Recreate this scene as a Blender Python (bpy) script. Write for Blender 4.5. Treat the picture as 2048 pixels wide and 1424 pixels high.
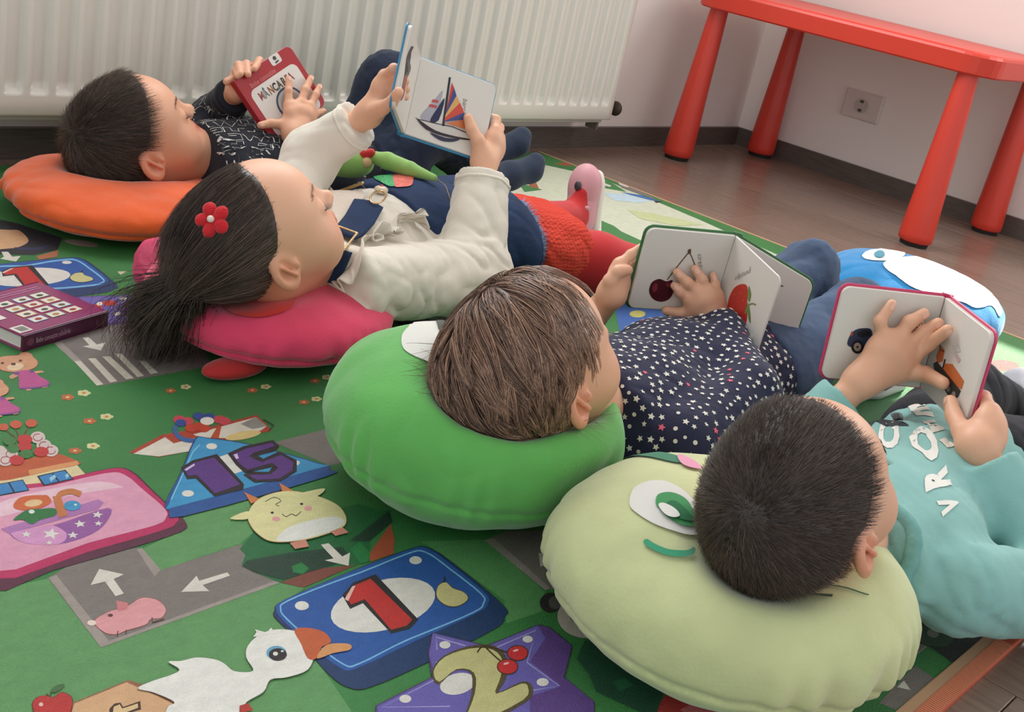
import bpy, bmesh, math
import numpy as np
from mathutils import Vector, Matrix
for o in list(bpy.data.objects): bpy.data.objects.remove(o)
SC = bpy.context.scene
COL = SC.collection
rng = np.random.default_rng(7)

# ---------------------------------------------------------------- camera
CAM = np.array([-3.3619, -1.9775, 0.6009]); YAW, PIT, ROL, FPX = 0.899052, -0.368125, 0.213639, 2339.26
W_, H_ = 2048.0, 1424.0
_fw = np.array([math.cos(PIT)*math.sin(YAW), math.cos(PIT)*math.cos(YAW), math.sin(PIT)])
_r0 = np.array([math.cos(YAW), -math.sin(YAW), 0.0]); _u0 = np.cross(_r0, _fw)
_r = math.cos(ROL)*_r0 + math.sin(ROL)*_u0; _u = -math.sin(ROL)*_r0 + math.cos(ROL)*_u0
cd = bpy.data.cameras.new('camera'); co = bpy.data.objects.new('camera', cd); COL.objects.link(co)
cd.sensor_width = 36.0; cd.lens = FPX/W_*36.0; cd.clip_start = 0.02
M4 = Matrix(((_r[0], _u[0], -_fw[0], CAM[0]), (_r[1], _u[1], -_fw[1], CAM[1]), (_r[2], _u[2], -_fw[2], CAM[2]), (0, 0, 0, 1)))
co.matrix_world = M4
SC.camera = co

# ---------------------------------------------------------------- world, sun, window light, exposure
wd = bpy.data.worlds.new('world'); SC.world = wd; wd.use_nodes = True
bg = wd.node_tree.nodes['Background']; bg.inputs[0].default_value = (0.93, 0.97, 1.0, 1); bg.inputs[1].default_value = 0.85
def add_light(name, kind, loc, energy, color=(1, 1, 1), aim=None, **kw):
    l = bpy.data.lights.new(name, kind); l.energy = energy; l.color = color
    for k, v in kw.items(): setattr(l, k, v)
    o = bpy.data.objects.new(name, l); COL.objects.link(o); o.location = loc
    if aim is not None: o.rotation_euler = Vector(aim).to_track_quat('-Z', 'Y').to_euler()
    return o
add_light('sun', 'SUN', (1.5, -1.3, 2.2), 9.0, (1.0, 0.95, 0.86), (-1.0, -0.03, -0.80), angle=0.02)
add_light('window_daylight', 'AREA', (-1.75, -0.05, 1.55), 27.0, (0.97, 0.985, 1.0), (0.0, -1.0, -0.45), shape='RECTANGLE', size=1.7, size_y=1.1)
add_light('window_daylight_side', 'AREA', (-0.02, -1.75, 1.45), 14.0, (1.0, 0.98, 0.95), (-1.0, 0.0, -0.35), shape='RECTANGLE', size=1.3, size_y=0.9)
SC.view_settings.view_transform = 'Standard'; SC.view_settings.look = 'None'
SC.view_settings.gamma = 1.0; SC.view_settings.use_curve_mapping = False
SC.view_settings.exposure = 0.33

# ---------------------------------------------------------------- pixel -> place helpers
def ray(x, y): return _r*((x-W_/2)/FPX) + _u*(-(y-H_/2)/FPX) + _fw
def UZ(x, y, z=0.0):
    d = ray(x, y); return CAM + (z-CAM[2])/d[2]*d
def UX(x, y, X):
    d = ray(x, y); return CAM + (X-CAM[0])/d[0]*d
def UY(x, y, Y):
    d = ray(x, y); return CAM + (Y-CAM[1])/d[1]*d
def UD(x, y, t): return CAM + t*ray(x, y)
def UP(x, y, P, n, off=0.0):
    P = np.asarray(P)+np.asarray(n)*off; d = ray(x, y); return CAM + ((P-CAM)@n)/(d@n)*d
def A(*v): return np.array(v, float)
def nrm(v): v = np.asarray(v, float); return v/(np.linalg.norm(v)+1e-12)

# ---------------------------------------------------------------- materials
def s2l(c):
    c = np.asarray(c, float)/255.0
    return tuple(np.where(c <= 0.04045, c/12.92, ((c+0.055)/1.055)**2.4)) + (1.0,)
MATS = {}
def mat(name, rgb, rough=0.6, spec=0.5, bump=0.0, bscale=200.0, var=0.0, vscale=12.0, sheen=0.0, metal=0.0, attr=None, sss=0.0, coat=0.0, stretch=None, aniso=None):
    if name in MATS: return MATS[name]
    m = bpy.data.materials.new(name); m.use_nodes = True; nt = m.node_tree; N = nt.nodes; L = nt.links
    b = N['Principled BSDF']
    b.inputs['Base Color'].default_value = s2l(rgb); b.inputs['Roughness'].default_value = rough
    b.inputs['Specular IOR Level'].default_value = spec; b.inputs['Metallic'].default_value = metal
    if sheen: b.inputs['Sheen Weight'].default_value = sheen; b.inputs['Sheen Roughness'].default_value = 0.45
    if coat: b.inputs['Coat Weight'].default_value = coat; b.inputs['Coat Roughness'].default_value = 0.15
    if sss:
        b.inputs['Subsurface Weight'].default_value = sss; b.inputs['Subsurface Radius'].default_value = (0.010, 0.004, 0.002); b.inputs['Subsurface Scale'].default_value = 0.6
    src = None
    if attr:
        a = N.new('ShaderNodeAttribute'); a.attribute_name = attr; src = a.outputs['Color']
    tc = N.new('ShaderNodeTexCoord'); co_ = tc.outputs['Object']
    if stretch:
        mp = N.new('ShaderNodeMapping'); mp.inputs['Scale'].default_value = stretch; L.new(co_, mp.inputs['Vector']); co_ = mp.outputs[0]
    if var:
        n = N.new('ShaderNodeTexNoise'); n.inputs['Scale'].default_value = vscale; n.inputs['Detail'].default_value = 4.0; L.new(co_, n.inputs['Vector'])
        r = N.new('ShaderNodeMapRange'); r.inputs[1].default_value = 0.25; r.inputs[2].default_value = 0.75; r.inputs[3].default_value = 1.0-var; r.inputs[4].default_value = 1.0+var
        L.new(n.outputs['Fac'], r.inputs[0])
        mx = N.new('ShaderNodeVectorMath'); mx.operation = 'SCALE'; L.new(r.outputs[0], mx.inputs['Scale'])
        if src is not None: L.new(src, mx.inputs[0])
        else: mx.inputs[0].default_value = s2l(rgb)[:3]
        src = mx.outputs[0]
    if src is not None: L.new(src, b.inputs['Base Color'])
    if bump:
        n2 = N.new('ShaderNodeTexNoise'); n2.inputs['Scale'].default_value = bscale; n2.inputs['Detail'].default_value = 3.0; L.new(co_, n2.inputs['Vector'])
        bp = N.new('ShaderNodeBump'); bp.inputs['Strength'].default_value = bump; bp.inputs['Distance'].default_value = 0.002
        L.new(n2.outputs['Fac'], bp.inputs['Height']); L.new(bp.outputs[0], b.inputs['Normal'])
    MATS[name] = m; return m
def ink(rgb, rough=0.5):
    rgb = tuple(int(v) for v in rgb); return mat('ink_%d_%d_%d_%d' % (*rgb, int(rough*100)), rgb, rough, 0.4)

# ---------------------------------------------------------------- object helpers
def link(o, parent=None, m=None, smooth=True):
    COL.objects.link(o)
    if parent is not None: o.parent = parent
    if m is not None: o.data.materials.append(m)
    return o
def mesh_obj(name, V, F, m=None, parent=None, smooth=True):
    me = bpy.data.meshes.new(name)
    V = np.ascontiguousarray(V, dtype=np.float32)
    if isinstance(F, np.ndarray):
        k = F.shape[1]; nF = len(F)
        me.vertices.add(len(V)); me.vertices.foreach_set('co', V.ravel())
        me.loops.add(nF*k); me.loops.foreach_set('vertex_index', F.astype(np.int32).ravel())
        me.polygons.add(nF); me.polygons.foreach_set('loop_start', (np.arange(nF)*k).astype(np.int32))
        try: me.polygons.foreach_set('loop_total', np.full(nF, k, np.int32))
        except Exception: pass
        me.update(calc_edges=True)
    else:
        me.from_pydata([tuple(v) for v in V.tolist()], [], F); me.update()
    me.polygons.foreach_set('use_smooth', np.full(len(me.polygons), bool(smooth)))
    o = bpy.data.objects.new(name, me); return link(o, parent, m)
def bm_obj(name, bm, m=None, parent=None, smooth=False):
    me = bpy.data.meshes.new(name); bm.to_mesh(me); bm.free()
    if smooth: me.polygons.foreach_set('use_smooth', np.full(len(me.polygons), True))
    o = bpy.data.objects.new(name, me); return link(o, parent, m)
def empty(name, loc):
    o = bpy.data.objects.new(name, None); o.empty_display_size = 0.05; o.location = loc; COL.objects.link(o); return o
def adopt(o, parent):
    """parent o (world-space mesh) under a parent that may carry a location"""
    o.parent = parent
    o.matrix_parent_inverse = Matrix.Translation(-Vector(parent.location))
    return o
def tag(o, label=None, cat=None, group=None, kind=None):
    if label: o['label'] = label
    if cat: o['category'] = cat
    if group: o['group'] = group
    if kind: o['kind'] = kind
    return o
def box_bm(bm, c, h, R=None, bevel=0.0):
    r = bmesh.ops.create_cube(bm, size=1.0); vs = r['verts']
    for v in vs:
        q = A(*v.co)*2*np.asarray(h)
        if R is not None: q = q@np.asarray(R)
        v.co = q+np.asarray(c)
    if bevel:
        es = list({e for v in vs for e in v.link_edges})
        bmesh.ops.bevel(bm, geom=es, offset=bevel, segments=2, affect='EDGES', profile=0.5)
def box(name, c, h, m, parent=None, R=None, bevel=0.0):
    bm = bmesh.new(); box_bm(bm, c, h, R, bevel); return bm_obj(name, bm, m, parent)
def catmull(pts, n=6, closed=True):
    P = np.asarray(pts, float); N = len(P); out = []
    rngi = range(N) if closed else range(N-1)
    for i in rngi:
        p0, p1, p2, p3 = (P[(i-1) % N], P[i], P[(i+1) % N], P[(i+2) % N]) if closed else (P[max(i-1, 0)], P[i], P[i+1], P[min(i+2, N-1)])
        for t in np.arange(n)/n:
            out.append(0.5*((2*p1)+(-p0+p2)*t+(2*p0-5*p1+4*p2-p3)*t*t+(-p0+3*p1-3*p2+p3)*t**3))
    if not closed: out.append(P[-1])
    return np.array(out)
def ell(cx, cy, rx, ry, a=0.0, n=28):
    t = np.linspace(0, 2*np.pi, n, endpoint=False); c, s = math.cos(math.radians(a)), math.sin(math.radians(a))
    x, y = rx*np.cos(t), ry*np.sin(t); return np.stack([cx+c*x-s*y, cy+s*x+c*y], 1)
def stroke(pts, w):
    P = np.asarray(pts, float); T = np.gradient(P, axis=0); T /= np.linalg.norm(T, axis=1, keepdims=True)+1e-9
    Nn = np.stack([-T[:, 1], T[:, 0]], 1)*np.asarray(w).reshape(-1, 1)/2 if np.ndim(w) else np.stack([-T[:, 1], T[:, 0]], 1)*w/2
    return np.concatenate([P+Nn, (P-Nn)[::-1]])
def poly_mesh(loops3d):
    """list of closed 3-D loops -> verts, triangles (each loop triangulated)"""
    bm = bmesh.new()
    for Lp in loops3d:
        try: bm.faces.new([bm.verts.new(tuple(v)) for v in Lp])
        except ValueError: pass
    bmesh.ops.triangulate(bm, faces=bm.faces[:]); return bm
def text_polys(txt, size=1.0, bold=0.0):
    """text -> triangles in 2-D (verts Nx2, faces), left baseline at origin, height about size"""
    cu = bpy.data.curves.new('t', 'FONT'); cu.body = txt; cu.size = size; cu.offset = bold; cu.resolution_u = 3
    o = bpy.data.objects.new('t', cu); COL.objects.link(o)
    dg = bpy.context.evaluated_depsgraph_get(); me = bpy.data.meshes.new_from_object(o.evaluated_get(dg))
    V = np.array([v.co[:2] for v in me.vertices]).reshape(-1, 2); F = [tuple(f.vertices) for f in me.polygons]
    bpy.data.objects.remove(o); bpy.data.curves.remove(cu); bpy.data.meshes.remove(me)
    return V, F

# ---------------------------------------------------------------- smooth solids (signed distances -> mesh)
def smin(a, b, k):
    if k <= 0: return np.minimum(a, b)
    h = np.maximum(k-np.abs(a-b), 0)/k; return np.minimum(a, b)-h*h*k*0.25
def smax(a, b, k): return -smin(-a, -b, k)
class Shape:
    def __init__(s): s.ops = []; s.disp = None
    def _add(s, fn, lo, hi, k, op): s.ops.append((fn, np.asarray(lo, float), np.asarray(hi, float), k, op)); return s
    def rc(s, a, b, ra, rb, k=0.01, op='u'):
        a = np.asarray(a, float); b = np.asarray(b, float); ba = b-a; L2 = ba@ba+1e-12
        def f(P):
            t = np.clip((P-a)@ba/L2, 0, 1); return np.linalg.norm(P-a-t[:, None]*ba, axis=1)-(ra+(rb-ra)*t)
        r = max(ra, rb); return s._add(f, np.minimum(a, b)-r, np.maximum(a, b)+r, k, op)
    def chain(s, pts, rad, k=0.01, op='u'):
        for i in range(len(pts)-1): s.rc(pts[i], pts[i+1], rad[i], rad[i+1], k, op)
        return s
    def el(s, c, r, R=None, k=0.01, op='u'):
        c = np.asarray(c, float); r = np.asarray(r, float)*np.ones(3); R = np.eye(3) if R is None else np.asarray(R, float)  # rows = local axes
        def f(P):
            q = (P-c)@R.T; k0 = np.linalg.norm(q/r, axis=1); k1 = np.linalg.norm(q/(r*r), axis=1)+1e-9
            return k0*(k0-1.0)/k1
        e = np.sqrt(((R*r[:, None])**2).sum(0)); return s._add(f, c-e, c+e, k, op)
    def bx(s, c, h, R=None, r=0.005, k=0.01, op='u'):
        c = np.asarray(c, float); h = np.asarray(h, float)-r; R = np.eye(3) if R is None else np.asarray(R, float)
        def f(P):
            q = np.abs((P-c)@R.T)-h; return np.linalg.norm(np.maximum(q, 0), axis=1)+np.minimum(q.max(1), 0)-r
        e = (np.abs(R)*(h+r)[:, None]).sum(0); return s._add(f, c-e, c+e, k, op)
    def cut(s, P0, n, k=0.0):
        P0 = np.asarray(P0, float); n = nrm(n)
        return s._add(lambda P: (P-P0)@n, [-9]*3, [9]*3, k, 'i')
    def fn(s, f, lo, hi, k=0.0, op='u'): return s._add(f, lo, hi, k, op)
    def _app(s, d, e, k, op):
        if op == 'u': return smin(d, e, k)
        if op == 's': return smax(d, -e, k)
        return smax(d, e, k)
    def eval(s, P):
        P = np.atleast_2d(P); d = np.full(len(P), 1.0)
        for fn, lo, hi, k, op in s.ops: d = s._app(d, fn(P), k, op)
        if s.disp is not None: d = d+s.disp(P)
        return d
    def grad(s, P, e=0.0015):
        g = np.stack([s.eval(P+A(e, 0, 0))-s.eval(P-A(e, 0, 0)), s.eval(P+A(0, e, 0))-s.eval(P-A(0, e, 0)), s.eval(P+A(0, 0, e))-s.eval(P-A(0, 0, e))], 1)
        return g/(np.linalg.norm(g, axis=1, keepdims=True)+1e-12)
    def project(s, P, off=0.0, it=4):
        P = np.array(P, float)
        for _ in range(it):
            g = s.grad(P); P = P-g*(s.eval(P)-off)[:, None]*0.95
        return P
    def mesh(s, h):
        U = [o for o in s.ops if o[4] == 'u']
        lo = np.min([o[1] for o in U], 0)-3*h-0.012; hi = np.max([o[2] for o in U], 0)+3*h+0.012
        n = np.ceil((hi-lo)/h).astype(int)+1
        ax = [lo[i]+h*np.arange(n[i]) for i in range(3)]
        D = np.full(n, 1.0, np.float32)
        for fn, l, u, k, op in s.ops:
            pad = k+2.5*h+0.003
            i0 = np.clip(np.floor((l-pad-lo)/h).astype(int), 0, n); i1 = np.clip(np.ceil((u+pad-lo)/h).astype(int)+1, 0, n)
            if np.any(i1 <= i0): continue
            sl = tuple(slice(a, b) for a, b in zip(i0, i1)); sub = D[sl]
            if op in 'is':
                m = sub < 0.03
                if not m.any(): continue
                ii = np.nonzero(m); P = np.stack([ax[j][i0[j]+ii[j]] for j in range(3)], 1)
                sub[m] = s._app(sub[m], fn(P).astype(np.float32), k, op)
            else:
                g = np.meshgrid(*[ax[j][i0[j]:i1[j]] for j in range(3)], indexing='ij'); P = np.stack([x.ravel() for x in g], 1)
                e = fn(P).astype(np.float32).reshape(sub.shape); D[sl] = s._app(sub, e, k, op)
        if s.disp is not None:
            m = np.abs(D) < 0.013; ii = np.nonzero(m); P = np.stack([ax[j][ii[j]] for j in range(3)], 1); D[m] += s.disp(P).astype(np.float32)
        return nets(D, lo, h)
def nets(D, lo, h):
    ins = D < 0; n = np.array(D.shape)
    c = [ins[i:n[0]-1+i, j:n[1]-1+j, k:n[2]-1+k] for i in (0, 1) for j in (0, 1) for k in (0, 1)]
    anyi = c[0].copy(); alli = c[0].copy()
    for x in c[1:]: anyi |= x; alli &= x
    act = anyi & ~alli; I = np.stack(np.nonzero(act), 1)
    acc = np.zeros((len(I), 3)); cnt = np.zeros(len(I))
    offs = [(i, j, k) for i in (0, 1) for j in (0, 1) for k in (0, 1)]
    for a in offs:
        for d in range(3):
            if a[d]: continue
            b = list(a); b[d] = 1
            va = D[tuple((I+a).T)]; vb = D[tuple((I+b).T)]; m = (va < 0) != (vb < 0)
            t = va[m]/(va[m]-vb[m]); p = np.tile(np.array(a, float), (m.sum(), 1)); p[:, d] += t
            acc[m] += p; cnt[m] += 1
    V = lo+h*(I+acc/cnt[:, None])
    idx = np.full(act.shape, -1, np.int32); idx[act] = np.arange(len(I))
    Fs = []
    for d in range(3):
        e, f = (d+1) % 3, (d+2) % 3
        sa = [slice(None)]*3; sb = [slice(None)]*3; sa[d] = slice(0, n[d]-1); sb[d] = slice(1, n[d])
        ch = ins[tuple(sa)] != ins[tuple(sb)]
        J = np.stack(np.nonzero(ch), 1); J = J[(J[:, e] > 0) & (J[:, f] > 0) & (J[:, e] < n[e]-1) & (J[:, f] < n[f]-1)]
        if not len(J): continue
        def cell(de, df):
            K = J.copy(); K[:, e] += de; K[:, f] += df; return idx[tuple(K.T)]
        q = np.stack([cell(-1, -1), cell(0, -1), cell(0, 0), cell(-1, 0)], 1)
        flip = ~ins[tuple(J.T)]; q[flip] = q[flip][:, ::-1]; Fs.append(q)
    return V, np.concatenate(Fs)
_FC = {}
def folds(P, seed, freq, n=5, aniso=(1, 1, 1)):
    key = (seed, freq, n)
    if key not in _FC:
        r = np.random.default_rng(seed); L_ = []
        for i in range(n):
            k = r.normal(size=3); k = k/np.linalg.norm(k)*freq*r.uniform(0.6, 1.5); L_.append((k, r.uniform(0, 6.28), r.normal(size=3)*freq*0.35))
        _FC[key] = L_
    out = 0.0; Q = P*np.asarray(aniso)
    for k, a, k2 in _FC[key]: out = out+np.sin(Q@k+a+1.3*np.sin(Q@k2))
    return out/n
def creases(P, seed, freq, aniso=(1, 1, 1)):
    w = np.abs(folds(P, seed, freq, 3, aniso))*1.9; m = np.clip(.5+.9*folds(P, seed+50, freq*.3, 3), 0, 1)
    return (1-np.clip(w, 0, 1)**.7)*m
def cloth(seed, a=.004, f=60.0, aniso=(1, 1, 1)):
    return lambda P: a*.75*folds(P, seed, f, 6, aniso)+a*.9*creases(P, seed+1, f*1.5, aniso)+a*.35*creases(P, seed+2, f*3.2, aniso)+a*.15*folds(P, seed+3, f*4)
def set_attr(o, name, C):
    a = o.data.attributes.new(name, 'FLOAT_COLOR', 'POINT'); C = np.concatenate([C, np.ones((len(C), 1))], 1).astype(np.float32)
    a.data.foreach_set('color', C.ravel())
def shape_obj(name, sh, h, m, parent=None):
    V, F = sh.mesh(h); return mesh_obj(name, V, F, m, parent)
def drape(name, sh, V2, F, O, ex, ey, off, m, parent=None, maxlen=0.006, cull=0.0):
    """lay a flat 2-D figure (V2, faces) on a solid: origin O, axes ex, ey"""
    bm = bmesh.new(); vs = [bm.verts.new((v[0], v[1], 0)) for v in V2]
    for f in F:
        try: bm.faces.new([vs[i] for i in f])
        except ValueError: pass
    bmesh.ops.triangulate(bm, faces=bm.faces[:])
    for _ in range(5):
        long = [e for e in bm.edges if e.calc_length() > maxlen]
        if not long: break
        bmesh.ops.subdivide_edges(bm, edges=long, cuts=1); bmesh.ops.triangulate(bm, faces=bm.faces[:])
    P = np.array([v.co[:2] for v in bm.verts]); X = np.asarray(O)+P[:, :1]*np.asarray(ex)+P[:, 1:2]*np.asarray(ey)
    X = sh.project(X, off)
    for v, x in zip(bm.verts, X): v.co = x
    if cull:
        badf = [f for f in bm.faces if max(e.calc_length() for e in f.edges) > cull]
        bmesh.ops.delete(bm, geom=badf, context='FACES')
    return bm_obj(name, bm, m, parent, True)
def loopF(L): return L, [tuple(range(len(L)))]
def hair_mesh(name, paths, rad, m, parent, rnd, taper=(1.0, 0.25)):
    """paths (N,S,3) -> thin 3-sided tubes, one joined object"""
    N, S, _ = paths.shape; T = np.gradient(paths, axis=1); T /= np.linalg.norm(T, axis=2, keepdims=True)+1e-9
    ref = np.where(np.abs(T[..., 2:3]) < 0.9, A(0, 0, 1), A(1, 0, 0)); B = np.cross(T, ref); B /= np.linalg.norm(B, axis=2, keepdims=True)+1e-9; C = np.cross(T, B)
    w = np.linspace(taper[0], taper[1], S)[None, :, None]*np.asarray(rad).reshape(-1, 1, 1)
    rings = [paths+w*(math.cos(a)*B+math.sin(a)*C) for a in (0, 2.094, 4.189)]
    V = np.stack(rings, 2).reshape(-1, 3)
    i = np.arange(N)[:, None, None]*S*3+np.arange(S-1)[None, :, None]*3; j = np.arange(3)[None, None, :]; j2 = (j+1) % 3
    F = np.stack([i+j, i+j2, i+3+j2, i+3+j], -1).reshape(-1, 4)
    o = mesh_obj(name, V, F, m, parent); o['kind'] = 'stuff'
    return o

# ================================================================ THE ROOM
WX = 0.03
m_wall = mat('wall_plaster', (238, 229, 223), 0.85, 0.2, bump=0.15, bscale=60)
m_ceil = mat('ceiling_paint', (235, 232, 228), 0.9, 0.2)
m_base = mat('baseboard_wood', (92, 82, 76), 0.45, 0.4, var=0.25, vscale=6, stretch=(3, 3, 60))
m_frame = mat('window_white', (240, 240, 238), 0.35)
def multi_box(name, boxes, m, kind='structure', parent=None, bevel=0.0):
    bm = bmesh.new()
    for c0, c1 in boxes: box_bm(bm, (A(*c0)+A(*c1))/2, (A(*c1)-A(*c0))/2, None, bevel)
    o = bm_obj(name, bm, m, parent)
    if kind: o['kind'] = kind
    return o
X0, Y0, ZT = -4.3, -3.7, 2.5
bw = (-2.65, -0.85, 0.95, 2.15)          # back window x0 x1 z0 z1
multi_box('wall_back', [((X0, 0, 0), (bw[0], .12, ZT)), ((bw[1], 0, 0), (WX+.12, .12, ZT)), ((bw[0], 0, 0), (bw[1], .12, bw[2])), ((bw[0], 0, bw[3]), (bw[1], .12, ZT))], m_wall)
rw = (-2.45, -1.12, 0.90, 2.05)          # side window y0 y1 z0 z1
multi_box('wall_right', [((WX, Y0, 0), (WX+.12, rw[0], ZT)), ((WX, rw[1], 0), (WX+.12, 0, ZT)), ((WX, rw[0], 0), (WX+.12, rw[1], rw[2])), ((WX, rw[0], rw[3]), (WX+.12, rw[1], ZT))], m_wall)
multi_box('ceiling', [((X0, Y0, ZT), (WX+.12, .12, ZT+.08))], m_ceil)
w1 = multi_box('window_1', [((bw[0], .05, bw[2]), (bw[0]+.06, .10, bw[3])), ((bw[1]-.06, .05, bw[2]), (bw[1], .10, bw[3])), ((bw[0]+.06, .05, bw[2]), (bw[1]-.06, .10, bw[2]+.06)), ((bw[0]+.06, .05, bw[3]-.06), (bw[1]-.06, .10, bw[3])), ((-1.78, .05, bw[2]+.06), (-1.72, .10, bw[3]-.06))], m_frame)
w2 = multi_box('window_2', [((WX+.05, rw[0], rw[2]), (WX+.10, rw[0]+.06, rw[3])), ((WX+.05, rw[1]-.06, rw[2]), (WX+.10, rw[1], rw[3])), ((WX+.05, rw[0]+.06, rw[2]), (WX+.10, rw[1]-.06, rw[2]+.06)), ((WX+.05, rw[0]+.06, rw[3]-.06), (WX+.10, rw[1]-.06, rw[3]))], m_frame)
bl = multi_box('sun_trim_blind', [((WX+.032, rw[0]+.005, 1.37), (WX+.036, rw[1]-.005, rw[3]-.01))], mat('sun_trim_fabric', (225, 218, 205), 0.9), kind=None)  # added out of view to cut the sunbeam down to a small patch
tag(bl, 'added unseen blind that trims the sun through the table wall window', 'light blocker')
multi_box('baseboard_back', [((X0, -.014, 0), (WX, 0, .056))], m_base)
multi_box('baseboard_right', [((WX-.014, Y0, 0), (WX, -.014, .056))], m_base)
# laminate floor, plank by plank
fl = multi_box('floor', [((X0, Y0, -.05), (WX+.12, .12, -.008))], mat('floor_base', (60, 52, 46), 0.8))
m_plank = mat('plank_laminate', (132, 110, 97), 0.24, 0.5, var=0.22, vscale=5, stretch=(26, 1.6, 26), bump=0.12, bscale=9)
nt = m_plank.node_tree
oi = nt.nodes.new('ShaderNodeObjectInfo'); mr = nt.nodes.new('ShaderNodeMapRange'); mr.inputs[3].default_value = 0.90; mr.inputs[4].default_value = 1.08
nt.links.new(oi.outputs['Random'], mr.inputs[0]); sc_ = nt.nodes.new('ShaderNodeVectorMath'); sc_.operation = 'SCALE'
bs = nt.nodes['Principled BSDF']; old = bs.inputs['Base Color'].links[0].from_socket
nt.links.new(old, sc_.inputs[0]); nt.links.new(mr.outputs[0], sc_.inputs['Scale']); nt.links.new(sc_.outputs[0], bs.inputs['Base Color'])
ci = 0; x = WX
while x > X0:
    y = 0.0-((ci*0.47) % 1.28); ys = [0.0]+[v for v in np.arange(y, Y0, -1.28) if v < -0.15]+[Y0]
    for a, b in zip(ys[:-1], ys[1:]):
        if a-b < 0.05: continue
        bm = bmesh.new(); box_bm(bm, (x-.0955, (a+b)/2, -.004), (.0950, (a-b)/2-.0005, .004), None, .0011)
        bm_obj('plank', bm, m_plank, fl)
    x -= 0.192; ci += 1

# ---------------------------------------------------------------- radiator
PIT_F = 0.044139; RX1 = -0.812; NF = 50; RX0 = RX1-0.03-NF*PIT_F; RY = -0.110; RZ0, RZ1 = 0.103, 0.72
m_rad = mat('radiator_enamel', (226, 221, 210), 0.22, 0.5, coat=0.3)
rad = empty('radiator', (-1.9, -.06, RZ0))
nx = NF*12+1; zz = np.concatenate([[RZ0, RZ0+.004, RZ0+.028, RZ0+.033], np.linspace(RZ0+.037, RZ0+.047, 5), np.linspace(RZ0+.06, RZ1-.06, 8), np.linspace(RZ1-.047, RZ1-.037, 5), [RZ1-.02, RZ1-.004, RZ1]])
off0 = -2.4447-PIT_F*0.5
xs = np.concatenate([[RX0, RX0+.004], np.linspace(RX0+.012, RX1-.022, nx), [RX1-.004, RX1]])
ph = ((xs-off0)/PIT_F) % 1.0
prof = np.clip((0.5-np.abs(ph-0.5))/0.5, 0, 1)          # 0 at seams between channels, 1 mid channel
ch = np.clip((prof-0.28)/0.22, 0, 1); ch = ch*ch*(3-2*ch)
V = []
for z in zz:
    f = np.clip((z-RZ0-.037)/.010, 0, 1)*np.clip((RZ1-.037-z)/.010, 0, 1)
    edge = 0.004*((z == zz[0]) | (z == zz[-1]))
    inx = (xs > RX0+.011) & (xs < RX1-.021)
    d = np.where(inx, ch*0.0105*f, 0)
    y = RY+d+edge; y[[0, -1]] = RY+0.004
    V.append(np.stack([xs, y, np.full(len(xs), z)], 1))
V = np.array(V); nz, nX = V.shape[:2]
i = np.arange(nz-1)[:, None]*nX+np.arange(nX-1)[None]
F = np.stack([i, i+1, i+nX+1, i+nX], -1).reshape(-1, 4)
adopt(mesh_obj('front_panel', V.reshape(-1, 3), F, m_rad), rad)
adopt(multi_box('casing', [((RX0, RY+.004, RZ0), (RX1, RY+.012, RZ0+.006)), ((RX0, RY+.004, RZ1-.006), (RX1, -.035, RZ1)), ((RX1-.003, RY+.004, RZ0), (RX1, -.035, RZ1)), ((RX0, RY+.004, RZ0), (RX0+.003, -.035, RZ1)), ((RX0, -.04, RZ0), (RX1, -.035, RZ1))], m_rad, None), rad)
adopt(multi_box('bottom_rail', [((RX0+.01, RY+.02, RZ0-.012), (RX1-.012, -.05, RZ0+.004))], mat('radiator_rail_paint', (205, 200, 190), 0.4), None, None, .003), rad)  # rail in a slightly darker tone than the enamel
bm = bmesh.new(); bmesh.ops.create_uvsphere(bm, u_segments=16, v_segments=10, radius=1.0)
pc = UY(1231, 217, -.075)
for v in bm.verts: v.co = A(v.co[0]*.013, v.co[1]*.02, v.co[2]*.020)+pc
adopt(bm_obj('plug', bm, mat('plug_dark', (62, 50, 42), 0.5), None, True), rad)
bm = bmesh.new(); box_bm(bm, UY(1184, 247, -.06), (.004, .02, .012), None, .002)
adopt(bm_obj('bracket', bm, mat('bracket_grey', (120, 112, 104), 0.5), None), rad)
tag(rad, 'white ribbed steel panel radiator mounted low on the wall', 'radiator')

# ---------------------------------------------------------------- wall socket
sk = empty('wall_socket', (WX, -.41, .19)); m_pl = mat('socket_plastic', (216, 204, 198), 0.3)
Rs = np.eye(3)
cS = UX(1727, 212, WX); bm = bmesh.new(); box_bm(bm, cS+A(-.006, 0, 0), (.006, .062, .041), None, .004); adopt(bm_obj('face_plate', bm, m_pl), sk)
bm = bmesh.new()
cl = bmesh.ops.create_cone(bm, cap_ends=True, segments=28, radius1=.021, radius2=.019, depth=.010)
for v in bm.verts: v.co = A(v.co[2], v.co[0], v.co[1])+cS+A(-.0125, 0, 0)
adopt(bm_obj('outlet_well', bm, mat('socket_well', (188, 176, 170), 0.4)), sk)
bm = bmesh.new(); box_bm(bm, cS+A(-.018, 0, .013), (.001, .006, .004), None, .001); adopt(bm_obj('earth_clip', bm, mat('clip_metal', (96, 90, 86), 0.35, metal=.8)), sk)
bm = bmesh.new(); box_bm(bm, cS+A(-.018, 0, -.013), (.001, .006, .004), None, .001); adopt(bm_obj('earth_clip', bm, MATS['clip_metal']), sk)
tag(sk, 'white plastic wall socket under the red table', 'socket')

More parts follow.
